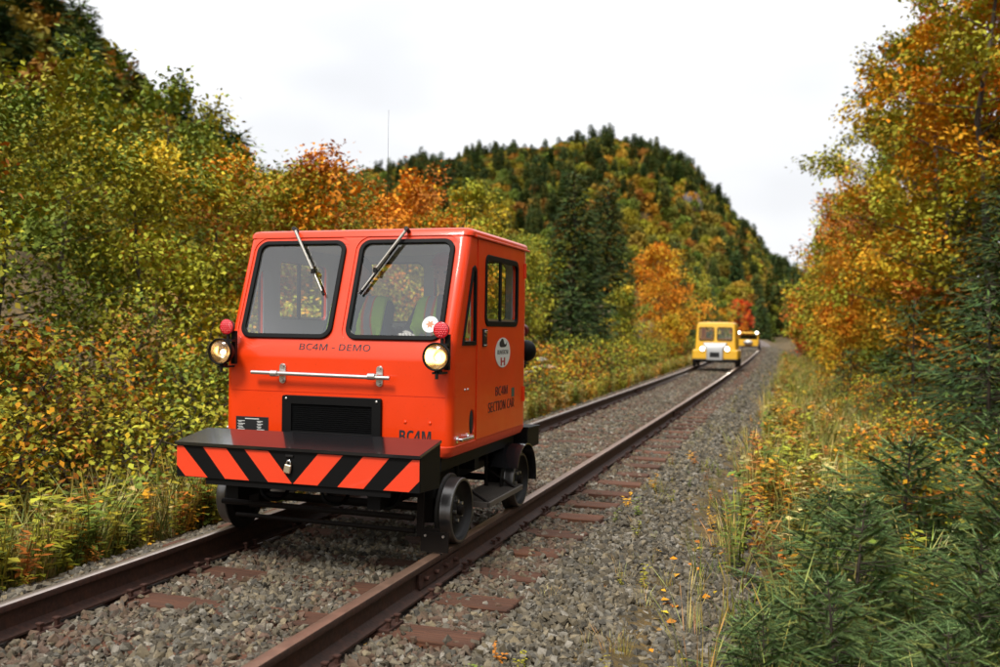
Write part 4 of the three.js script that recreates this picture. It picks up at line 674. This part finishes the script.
// --- thicket on the bank left of the track, nearest shrubs first
const bankKinds = ['olive', 'oliveWarm', 'green', 'rust', 'green', 'olive', 'lime', 'olive'];
const along = (zz) => (zz > -4.9 ? 'ahead of the red car' : zz > -7.2 ? 'abreast of the red car' : zz > -11 ? 'just behind the red car' : zz > -16 ? 'before the white flowered weeds' : zz > -22 ? 'near the white flowered weeds' : zz > -33 ? 'short of the yellow cars' : zz > -45 ? 'abreast of the front yellow car' : zz > -66 ? 'between the two yellow cars' : 'past the last yellow car');
function addShrub(x, z, h, R, kind, side, leaves = 2600, leafL = 0.07) {
  const size = h > 1.75 ? 'head high' : h > 1.25 ? 'chest high' : h > 0.85 ? 'waist high' : 'knee high';
  plant('autumn_shrub', `${size} ${kindWords[kind]} shrub ${side} ${along(z)}`, 'shrub', `shrubs ${side}`, [x, z], broadleaf(rp() * 1e9, { h, r: R, base: 0.06, stems: 5, leaves, leafL, pal: P[kind], twig: 0.17, thick: 0.03 }), leafM, barkM, rp() * 6.28);
}
function addTree(name, x, z, h, R, kind, where, leaves, leafL, pale = false, base = 0.14, label) {
  const size = R / h > 0.36 ? 'broad' : R / h < 0.25 ? 'slender' : h > 9.5 ? 'tall' : h < 3.6 ? 'small' : '';
  return plant(name, label ?? `${size} ${kindWords[kind]} tree ${where} ${along(z)}`.trim(), 'tree', `trees ${where}`, [x, z], broadleaf(rp() * 1e9, { h, r: R, base, leaves, leafL, pal: P[kind], twig: 0.13 + R * 0.07 }), leafM, pale ? paleBarkM : barkM, rp() * 6.28);
}
const bank = 'on the bank', beyond = 'behind the saplings';
let z = -2.6;
for (let i = 0; i < 26; i++) { z -= 0.75 + i * 0.055; const near = z > -14; addShrub(-2.9 - rp() * 0.8 + trackX(z), z, 0.8 + rp() * 0.9, 0.7 + rp() * 0.35, bankKinds[(i * 3 + (rp() * 2 | 0)) % 8], bank, near ? 2600 : 1500, near ? 0.06 : 0.075); }
z = -2.2;
for (let i = 0; i < 17; i++) { z -= 1.15 + i * 0.07; addTree('bank_tree', -4.9 - rp() * 1.5 + trackX(z), z, 3.0 + rp() * 0.9 + Math.min(1.0, -z * 0.035), 1.25 + rp() * 0.5, ['olive', 'oliveWarm', 'green', 'olive', 'lime', 'oliveWarm', 'olive'][(i * 2 + (rp() * 2 | 0)) % 7], bank, z > -16 ? 13000 : 7000, z > -16 ? 0.072 : 0.09); }
for (let i = 0; i < 14; i++) { const zz = -3.4 - i * 1.5; addShrub(-4.3 - rp() * 0.7 + trackX(zz), zz, 1.5 + rp() * 0.8, 0.9 + rp() * 0.3, ['olive', 'lime', 'green', 'oliveWarm', 'olive', 'rust'][(i * 5 + 2) % 6], 'higher on the bank', 3600, 0.068); }
z = -1.5;
for (let i = 0; i < 15; i++) { z -= 1.9 + i * 0.12; const x = -8.4 - rp() * 2.6; addTree('bank_tree', x, z, 4.6 + rp() * 1.2, 1.7 + rp() * 0.5, ['green', 'olive', 'olive', 'oliveWarm', 'green'][(i + (rp() * 2 | 0)) % 5], 'on the slope above the bank', 5500, 0.12); }
addTree('maple_tree', -5.0, -13.4, 4.55, 1.25, 'rust', bank, 6500, 0.09, false, 0.25, 'tall rusty crowned tree rising behind the red car roof');
addTree('maple_tree', -5.6, -18.6, 4.9, 1.6, 'orange', bank, 7000, 0.1, false, 0.2, 'bright orange tree rising behind the red car roof');
addTree('birch_tree', -6.5, -26.5, 6.0, 1.7, 'lime', bank, 6500, 0.11, true, 0.2, 'pale trunked yellow green birch between orange tree and dark spruce');
addTree('birch_tree', -5.0, -24.0, 3.4, 1.0, 'lime', bank, 3500, 0.09, true, 0.2, 'small yellow green birch in front of the dark spruces');
// --- dark spruces and coloured trees further along on the same side
const farBank = 'on the bank farther along';
for (const [x, zz, h, R, label] of [[-5.0, -32.2, 7.2, 1.55, 'tall dark spruce standing closest behind the red car'], [-6.1, -43.4, 8.6, 1.7, 'second tall dark spruce between the first and the orange maple'], [-4.4, -29.5, 3.0, 0.95, 'young dark spruce at the foot of the tall one']]) plant('spruce_tree', label, 'tree', 'dark spruces past the red car', [x, zz], spruce(rp() * 1e9, { h, r: R, spray: 0.25, tint: 1.35, whorls: Math.round(h * 4.2), per: 7 }), needleM, barkM, rp() * 6);
addTree('maple_tree', -4.5, -50.3, 6.4, 2.6, 'orange', farBank, 9000, 0.14, false, 0.1, 'bright orange maple standing beside the front yellow car');
addTree('maple_tree', -5.4, -54.5, 5.2, 1.9, 'gold', farBank, 4500, 0.15, false, 0.1, 'golden maple just behind the bright orange one');
addTree('birch_tree', -4.2, -37.5, 3.5, 1.1, 'lime', farBank, 4500, 0.11, true, 0.1, 'yellow green birch in front of the bright orange maple');
addTree('birch_tree', -3.6, -46, 2.5, 1.1, 'gold', farBank, 3000, 0.11, false, 0.06, 'low golden bush tree at the foot of the orange maple');
addTree('maple_tree', -6.6, -146, 6.6, 2.5, 'red', farBank, 3500, 0.3, false, 0.1, 'scarlet maple far down the line behind the last yellow car');
for (let i = 0; i < 16; i++) { const zz = -58 - i * 6 - rp() * 3, x = trackX(zz) - 4 - rp() * 3.5; if (i % 3 === 0) plant('spruce_tree', 'dark spruce on the bank far off ' + along(zz), 'tree', 'spruces far down the line', [x, zz], spruce(rp() * 1e9, { h: 5 + rp() * 3, r: 1.6, spray: 0.3, whorls: 14, tint: 1.35 }), needleM, barkM, rp() * 6); else addTree('line_tree', x, zz, 4 + rp() * 2.5, 1.8 + rp() * 0.6, ['olive', 'gold', 'green', 'orange'][i % 4], 'on the bank far off', 2600, 0.24); }
for (let i = 0; i < 12; i++) { const zz = -27 - i * 2.6; addShrub(trackX(zz) - 3.0 - rp() * 0.9, zz, 0.8 + rp() * 0.8, 0.8 + rp() * 0.4, ['green', 'olive', 'rust', 'lime'][i % 4], farBank, 1300, 0.085); }
// --- right-hand side: tall trees, then darker spruces, then saplings by the gravel
z = -20.5;
for (let i = 0; i < 28; i++) { z -= 1.45 + i * 0.1; const x = trackX(z) + 6.3 + rp() * 1.3 - clamp((-z - 26) * 0.07, 0, 1.7), h = clamp(11.5 - (-z - 24) * 0.14, 5.5, 12) * (0.88 + rp() * 0.24); addTree('line_tree', x, z, h, 2.2 + rp() * 0.5, ['oliveWarm', 'olive', 'oliveWarm', 'gold', 'olive', 'lime', 'orange'][(i * 3 + (rp() * 2 | 0)) % 7], beyond, z > -45 ? 12000 : 5000, z > -45 ? 0.135 : 0.19, i % 3 === 1, 0.05); }
z = -16;
for (let i = 0; i < 12; i++) { z -= 2.6 + i * 0.2; addTree('line_tree', 9 + rp() * 3, z, 10.5 + rp() * 2.5, 2.5 + rp() * 0.5, ['oliveWarm', 'gold', 'orange', 'olive'][i % 4], 'in the back row', 6500, 0.2, i % 2 === 0, 0.1); }
for (let i = 0; i < 9; i++) addTree('line_tree', 7.2 + rp() * 2, 7 - i * 2.7, 9 + rp() * 2, 2.2 + rp() * 0.5, ['olive', 'oliveWarm', 'green'][i % 3], 'on the rise behind the saplings', 3000, 0.24, false, 0.06);
addTree('maple_tree', 4.7, -38.5, 5.6, 1.9, 'orange', beyond, 8500, 0.11, false, 0.08, 'bright orange maple leaning toward the gravel across from the yellow cars');
addTree('maple_tree', 4.0, -33.0, 2.6, 1.2, 'gold', beyond, 4500, 0.1, false, 0.06, 'low golden maple at the edge of the gravel');
addTree('maple_tree', 3.0, -62, 4.5, 1.6, 'red', beyond, 3000, 0.17, false, 0.08, 'small scarlet maple across from the last yellow car');
addTree('maple_tree', 5.9, -24, 8.0, 1.9, 'gold', beyond, 8000, 0.12, false, 0.1, 'tall golden maple behind the bushy green spruces');
for (const [x, zz, h, R] of [[5.0, -13.4, 2.7, 1.15], [5.6, -15.6, 4.2, 1.4], [6.4, -18.6, 5.6, 1.6], [5.9, -12.4, 3.4, 1.2], [4.7, -19.2, 2.6, 1.1], [6.2, -23, 5.0, 1.6], [3.9, -26, 1.6, 0.7]]) plant('spruce_tree', (h > 4 ? 'tall' : h > 2.8 ? 'head high' : 'low') + ' bushy green spruce in the weeds behind the saplings ' + along(zz), 'tree', 'bushy spruces beyond the gravel', [x, zz], spruce(rp() * 1e9, { h, r: R, spray: 0.16, whorls: Math.round(h * 4), tint: 1.35 }), needleM, barkM, rp() * 6);
const saplings = [[2.95, -4.9, 0.75], [2.6, -4.6, 0.5], [3.25, -4.1, 0.55], [3.9, -5.2, 0.8], [3.35, -4.6, 0.7], [3.05, -6.3, 0.95], [3.75, -6.1, 0.85], [3.5, -8.2, 1.1], [4.15, -7.8, 1.0], [2.85, -3.95, 0.45], [3.6, -5.2, 0.75], [2.72, -5.6, 0.55], [4.5, -9.4, 1.2], [3.0, -7.6, 0.7], [4.3, -6.6, 0.9], [2.5, -5.1, 0.38]];
const saplingShapes = [0, 1, 2, 3].map((k) => spruce(5000 + k * 17, { h: 1, r: 1.0, whorls: 13, fine: true, tint: 6, lean: [-0.1, 0.08, 0, -0.25][k] }));
saplings.forEach(([x, zz, h], i) => plant('spruce_sapling', h > 0.9 ? 'waist high green spruce sapling beside the gravel ' + along(zz) : 'knee high green spruce sapling beside the gravel ' + along(zz), 'sapling', 'spruce saplings beside the gravel', [x, zz], saplingShapes[i % 4], needleM, barkM, rp() * 6, h));
for (let i = 0; i < 10; i++) { const zz = -8.5 - i * 2.1; addShrub(3.7 + rp() * 1.3, zz, 0.5 + rp() * 0.5, 0.55 + rp() * 0.3, ['rust', 'olive', 'lime', 'rust', 'oliveWarm'][i % 5], beyond, 1500, 0.06); }
// --- plants with flat white flower heads in the weeds past the car
for (const [x, zz] of [[-2.25, -16.6], [-2.4, -17.2], [-2.15, -17.9], [-2.55, -16.2], [-2.35, -18.8], [-2.6, -15.4]]) {
  const r = rngOf(x * 1000 + zz * 77), stems = [], L = new Leaves(), F = new Leaves(), t = thing('wildflower', 'tall weed with flat white flower heads beside the rails', 'wildflower', [x, terrain(x, zz), zz], 'white flowered weeds beside the rails');
  for (let s = 0; s < 5; s++) { const e = V((r() - 0.5) * 0.35, 0.75 + r() * 0.4, (r() - 0.5) * 0.35); stems.push(limb([V(0, 0, 0), e.clone().multiplyScalar(0.5), e], 0.006, 0.003, 4)); for (let k = 0; k < 14; k++) { const u = 0.1 + r() * 0.75, a = r() * 6.28; L.leaf(e.x * u, e.y * u, e.z * u, Math.cos(a), 0.2, Math.sin(a), 0, 1, 0, 0.1, 0.03, 0.1, shade(r, C.green)); } for (let k = 0; k < 60; k++) { const a = r() * 6.28, q = Math.sqrt(r()) * 0.09; F.leaf(e.x + Math.cos(a) * q, e.y + 0.02 + r() * 0.025, e.z + Math.sin(a) * q, Math.cos(a), 0.3, Math.sin(a), 0, 1, 0, 0.018, 0.016, 0, shade(r, [0.62, 0.6, 0.5], 0.12)); } }
  part('stem', mergeGeometries(stems), mat([0.12, 0.11, 0.04], 0.9), t); part('leaves', L.build(), leafM, t); part('flower_heads', F.build(), leafM, t);
}
// --- grass, low weeds and fallen leaves
function scatter(name, label, category, geometry, material, list, tints) {
  const im = cast(new THREE.InstancedMesh(geometry, material, list.length)), o = new THREE.Object3D(), c = new THREE.Color(), r = rngOf(list.length);
  list.forEach(([x, y, zz, s, flat], i) => { o.position.set(x, y, zz); o.rotation.set(flat ? (r() - 0.5) * 0.8 : (r() - 0.5) * 0.3, r() * 6.28, flat ? (r() - 0.5) * 0.8 : (r() - 0.5) * 0.3); o.scale.setScalar(s); o.updateMatrix(); im.setMatrixAt(i, o.matrix); const k = shade(r, tints[(r() * tints.length) | 0], 0.25); c.setRGB(...k); im.setColorAt(i, c); });
  im.name = numbered(name); tag(im, label, category, null, 'stuff'); scene.add(im);
}
{
  const tuft = (seed, n, H, W) => { const r = rngOf(seed), L = new Leaves(); for (let k = 0; k < n; k++) { const a = r() * 6.28, q = Math.sqrt(r()) * 0.09, x = Math.cos(a) * q, zz = Math.sin(a) * q, h = H * (0.5 + 0.6 * r()), b = 0.2 + 0.55 * r(), b2 = a + (r() - 0.5) * 2; const one = [1, 1, 1].map((v) => v * (0.75 + 0.5 * r())); const m = [x + Math.cos(b2) * h * b * 0.35, h * 0.6, zz + Math.sin(b2) * h * b * 0.35]; L.leaf(x, 0, zz, m[0] - x, m[1], m[2] - zz, Math.cos(b2), 0.3, Math.sin(b2), 1, W, 0, one); L.leaf(m[0] - (m[0] - x) * 0.1, m[1] * 0.9, m[2] - (m[2] - zz) * 0.1, Math.cos(b2) * h * b * 0.5, h * 0.35, Math.sin(b2) * h * b * 0.5, Math.cos(b2), 0.5, Math.sin(b2), 1, W * 0.8, 0, one); } return L.build(); };
  const forb = (seed) => { const r = rngOf(seed), L = new Leaves(); for (let s = 0; s < 4; s++) { const ex = (r() - 0.5) * 0.22, ez = (r() - 0.5) * 0.22, H = 0.22 + 0.2 * r(); L.leaf(0, 0, 0, ex, H, ez, ez, 0.1, ex, 1, 0.008, 0, [0.5, 0.45, 0.4]); for (let k = 0; k < 9; k++) { const u = 0.15 + r() * 0.85, a = r() * 6.28, l = 0.05 + 0.04 * r(), q = 0.7 + 0.6 * r(); L.leaf(ex * u, H * u, ez * u, Math.cos(a) * 0.9, 0.25 - r() * 0.5, Math.sin(a) * 0.9, 0, 1, 0, l, l * 0.5, 0.1, [q, q, q]); } } return L.build(); };
  const r = rngOf(31), grass = [[], []], weeds = [[], []], litter = [];
  const put = (list, u, zz, s, flat) => { const x = u + trackX(zz); list.push([x, Math.max(terrain(x, zz), Math.abs(u) < 2.3 && u > -1.5 ? ballastTop(u, zz) - 0.02 : -9) - (flat ? -0.012 : 0.02), zz, s, flat]); };
  for (let i = 0; i < 16000; i++) {
    const t = r(), zz = -1.5 - 58 * t * t, side = r() < 0.5 ? -1 : 1, patch = fbm(zz * 0.45, side * 9 + r() * 0.6, 4, 3);
    const u = side < 0 ? -1.75 - r() ** 1.5 * 4.5 : 2.15 + r() ** 1.5 * 3.4;
    if (side > 0 && (zz > -4.2 || (u < 2.6 && r() < 0.8) || (zz > -9 && r() < 0.6))) continue;
    if (patch > (side < 0 ? 0.56 : 0.42)) put(grass[r() * 2 | 0], u, zz, 0.55 + 0.75 * r());
    if (r() < 0.75 && (side < 0 || zz < -6.5)) put(weeds[r() * 2 | 0], side < 0 ? -1.62 - r() ** 1.4 * 4.6 : 2.3 + r() ** 1.3 * 3.6, zz, 0.6 + 0.9 * r());
  }
  for (let i = 0; i < 340; i++) { const zz = -2.5 - 40 * r() ** 1.5, u = r() < 0.2 ? -1.5 - r() * 0.2 : 1.35 + r() * 0.9; put(r() < 0.5 ? grass[0] : weeds[1], u, zz, 0.22 + 0.3 * r()); }
  for (let i = 0; i < 7000; i++) { const zz = -1.5 - 45 * r() ** 1.5, q = r(), u = q < 0.08 ? -1.6 + r() * 4 : q < 0.55 ? -1.5 - r() * 4 : 2 + r() * 3.5; put(litter, u, zz, 0.7 + 0.7 * r(), true); }
  const gT = [C.straw, C.straw, [0.33, 0.27, 0.05], [0.2, 0.19, 0.04], [0.13, 0.15, 0.03], [0.28, 0.24, 0.06], [0.22, 0.21, 0.03]], wT = [C.olive, C.lime, C.green, C.rust, C.green, C.gold, C.olive, C.straw];
  scatter('grass', 'tufts of yellowing grass along both sides of the track', 'grass', tuft(1, 22, 0.4, 0.008), leafM, grass[0], gT);
  scatter('tall_grass', 'taller dry grass along both sides of the track', 'grass', tuft(2, 18, 0.58, 0.009), leafM, grass[1], gT);
  scatter('weeds', 'low mixed leafy weeds along both sides of the track', 'weeds', forb(3), leafM, weeds[0], wT); scatter('leafy_weeds', 'low leafy weeds in autumn colours along the track', 'weeds', forb(4), leafM, weeds[1], wT);
  const lf = new Leaves(); lf.leaf(0, 0, -0.03, 0, 0.1, 1, 0.1, 1, 0, 0.05, 0.034, 0.2, [1, 1, 1]);
  scatter('fallen_leaves', 'scattered fallen orange and yellow leaves on stones and ground', 'fallen leaves', lf.build(), leafM, litter, [C.orange, C.rust, C.gold, C.brown, C.orange, C.yellow]);
}
// ------------------------------------------------------------------ wooded hills
const azOf = (px) => Math.atan((px - 500) / 940) - 0.3133;   // direction of a skyline point, from the place the picture was taken
function hill(sky, near, far, drop) {   // sky: [direction, height angle tangent]; a slope from `near` metres up to the ridge at `far`
  const heightAt = (a) => { let k = 0; while (k < sky.length - 2 && sky[k + 1][0] < a) k++; const [a0, e0] = sky[k], [a1, e1] = sky[k + 1]; return lerp(e0, e1, sm(clamp((a - a0) / (a1 - a0), 0, 1))); };
  const point = (a, t) => { const R = lerp(near(a), far(a), t), top = heightAt(a) * far(a) + 1.3 - drop, rise = t <= 1 ? Math.sin(t * Math.PI / 2) ** 1.25 : Math.cos((t - 1) * 1.2), y = lerp(-2, top, rise) + (fbm(a * 60, t * 9, 5) - 0.5) * top * 0.1 * Math.min(1, t * 2) * (t > 0.9 ? clamp((1.1 - t) * 3, 0.2, 1) : 1); return V(2.746 + Math.sin(a) * R, y, -Math.cos(a) * R); };
  const p = [], uv = [], idx = [], A = 70, T = 44, a0 = sky[0][0], a1 = sky[sky.length - 1][0];
  for (let j = 0; j <= T; j++) for (let i = 0; i <= A; i++) { const v = point(lerp(a0, a1, i / A), j / T * 1.6); p.push(v.x, v.y, v.z); uv.push(v.x * 0.2, v.z * 0.2); }
  for (let j = 0; j < T; j++) for (let i = 0; i < A; i++) { const a = j * (A + 1) + i, b = a + 1, c = a + A + 1, d = c + 1; idx.push(a, b, c, b, d, c); }
  const g = new THREE.BufferGeometry(); g.setAttribute('position', new THREE.Float32BufferAttribute(p, 3)); g.setAttribute('uv', new THREE.Float32BufferAttribute(uv, 2)); g.setIndex(idx); g.computeVertexNormals();
  structure('hill', g, soilM); return { point, a0, a1 };
}
const farConifers = [1, 2, 3].map((k) => spruce(900 + k, { h: 11, r: 1.75, whorls: 15, per: 5, spray: 0.85, tint: 1.35 })), farSlim = [4, 5].map((k) => spruce(900 + k, { h: 12, r: 1.2, whorls: 14, per: 5, spray: 0.75, tint: 1.35 }));
const whitePal = (seed) => { const o = broadleaf(seed, { h: 9, r: 3.0, base: 0.12, leaves: 1100, leafL: 0.75, pal: [['straw', 1]], twig: 0.5, thick: 0.16 }), c = o.crown.attributes.color, r = rngOf(seed); for (let i = 0; i < c.count; i += 4) { const k = 0.7 + 0.6 * r(); for (let q = 0; q < 4; q++) c.setXYZ(i + q, k, k, k); } return o; };
const farBroad = [1, 2, 3].map((k) => whitePal(700 + k));
const needleTintM = needleM;
function forest(h, n, seed, mixConifer, size, label, tMax = 1.12) {
  const r = rngOf(seed), con = [[], [], [], [], []], bro = [[], [], []];
  for (let i = 0; i < n; i++) {
    const a = lerp(h.a0, h.a1, r()), t = Math.sqrt(r()) * tMax + 0.01, v = h.point(a, t), m = fbm(a * 22, t * 5, seed, 3), patch = step(0.35, 0.65, m + (r() - 0.5) * 0.22);
    if (r() < lerp(mixConifer + 0.25, mixConifer - 0.3, patch)) con[r() * 5 | 0].push([v.x, v.y - 0.4, v.z, size * (0.7 + 0.65 * r())]); else bro[r() * 3 | 0].push([v.x, v.y - 0.4, v.z, size * (0.65 + 0.5 * r())]);
  }
  [...farConifers, ...farSlim].forEach((s, k) => scatter('far_spruce_wood', 'dark spruces covering ' + label, 'forest', s.crown, needleTintM, con[k], [[1, 1, 0.9], [1.3, 1.1, 0.8], [0.85, 0.92, 0.85], [1.5, 1.15, 0.8]]));
  farBroad.forEach((s, k) => scatter('far_autumn_wood', 'olive and rusty broadleaf trees covering ' + label, 'forest', s.crown, leafM, bro[k], [C.olive, C.olive, [0.17, 0.155, 0.024], [0.28, 0.19, 0.025], [0.33, 0.15, 0.022], [0.42, 0.24, 0.024], [0.15, 0.16, 0.025], C.green]));
}
const tanAt = (px, py) => (332 - (500 - px) * -0.0143 * -1 - py - 4) / 940 / Math.sqrt(1 + ((px - 500) / 940) ** 2);
const centre = hill([[-40, 190], [240, 175], [330, 168], [390, 162], [430, 153], [480, 147], [540, 142], [600, 132], [640, 140], [680, 157], [710, 182], [740, 213], [772, 247], [800, 262], [860, 285], [960, 300]].map(([x, y]) => [azOf(x), tanAt(x, y)]), () => 165, (a) => 390 - (a + 0.3) * 80, 14);
forest(centre, 11000, 61, 0.32, 0.72, 'the far rounded hill');
const left = hill([[-460, -260], [-200, -190], [-60, -75], [20, 10], [90, 85], [170, 150], [260, 215], [380, 268], [480, 300]].map(([x, y]) => [azOf(x), tanAt(x, y)]), () => 26, () => 120, 5);
forest(left, 1900, 62, 0.22, 0.62, 'the steep slope behind the bank');
// single spruces that stand up from the skyline of the far hill
for (const [px, s] of [[556, 1.3], [572, 0.9], [588, 1.5], [597, 1.25], [609, 1.35], [622, 1.0], [655, 1.2], [690, 1.05], [700, 1.3], [716, 1.2], [731, 1.0], [752, 1.2]]) {
  const v = centre.point(azOf(px), 0.99), t = thing('skyline_spruce', 'slender spruce standing up from the skyline of the far hill', 'tree', [v.x, v.y - 0.5, v.z], 'spruces on the skyline of the far hill'); t.scale.setScalar(s);
  part('trunk', farSlim[0].trunk, barkM, t); part('crown', farSlim[px % 2].crown, needleM, t);
}
{ // bare rock face high on the hill
  const r = rngOf(8), rockM = mat([0.15, 0.135, 0.135], 0.95, 0, { map: soilBump ? texture(256, (u, v) => { const k = 0.6 + 0.5 * tiled(u, v, 8, 31, 5); return [k, k * 0.97, k * 0.95]; }) : null });
  for (const [px, t, s] of [[690, 0.5, 0.42], [685, 0.47, 0.33], [694, 0.52, 0.36], [699, 0.49, 0.3]]) { const v = centre.point(azOf(px), t), g = new THREE.IcosahedronGeometry(1, 3), p = g.attributes.position; for (let i = 0; i < p.count; i++) { const k = 0.45 + 1.1 * fbm(p.getX(i) * 2.6 + px, p.getY(i) * 1.6, p.getZ(i) * 2.6 + 9, 4); p.setXYZ(i, p.getX(i) * k * 6, p.getY(i) * k * 11, p.getZ(i) * k * 5); } g.computeVertexNormals(); const o = part(numbered('rock_face'), g, rockM, scene); o.position.copy(v).add(V(0, 1, 2)); o.scale.setScalar(s); tag(o, 'bare grey rock face among trees high on the far hill', 'rock', 'rock faces on the far hill'); }
}
renderer.render(scene, camera);
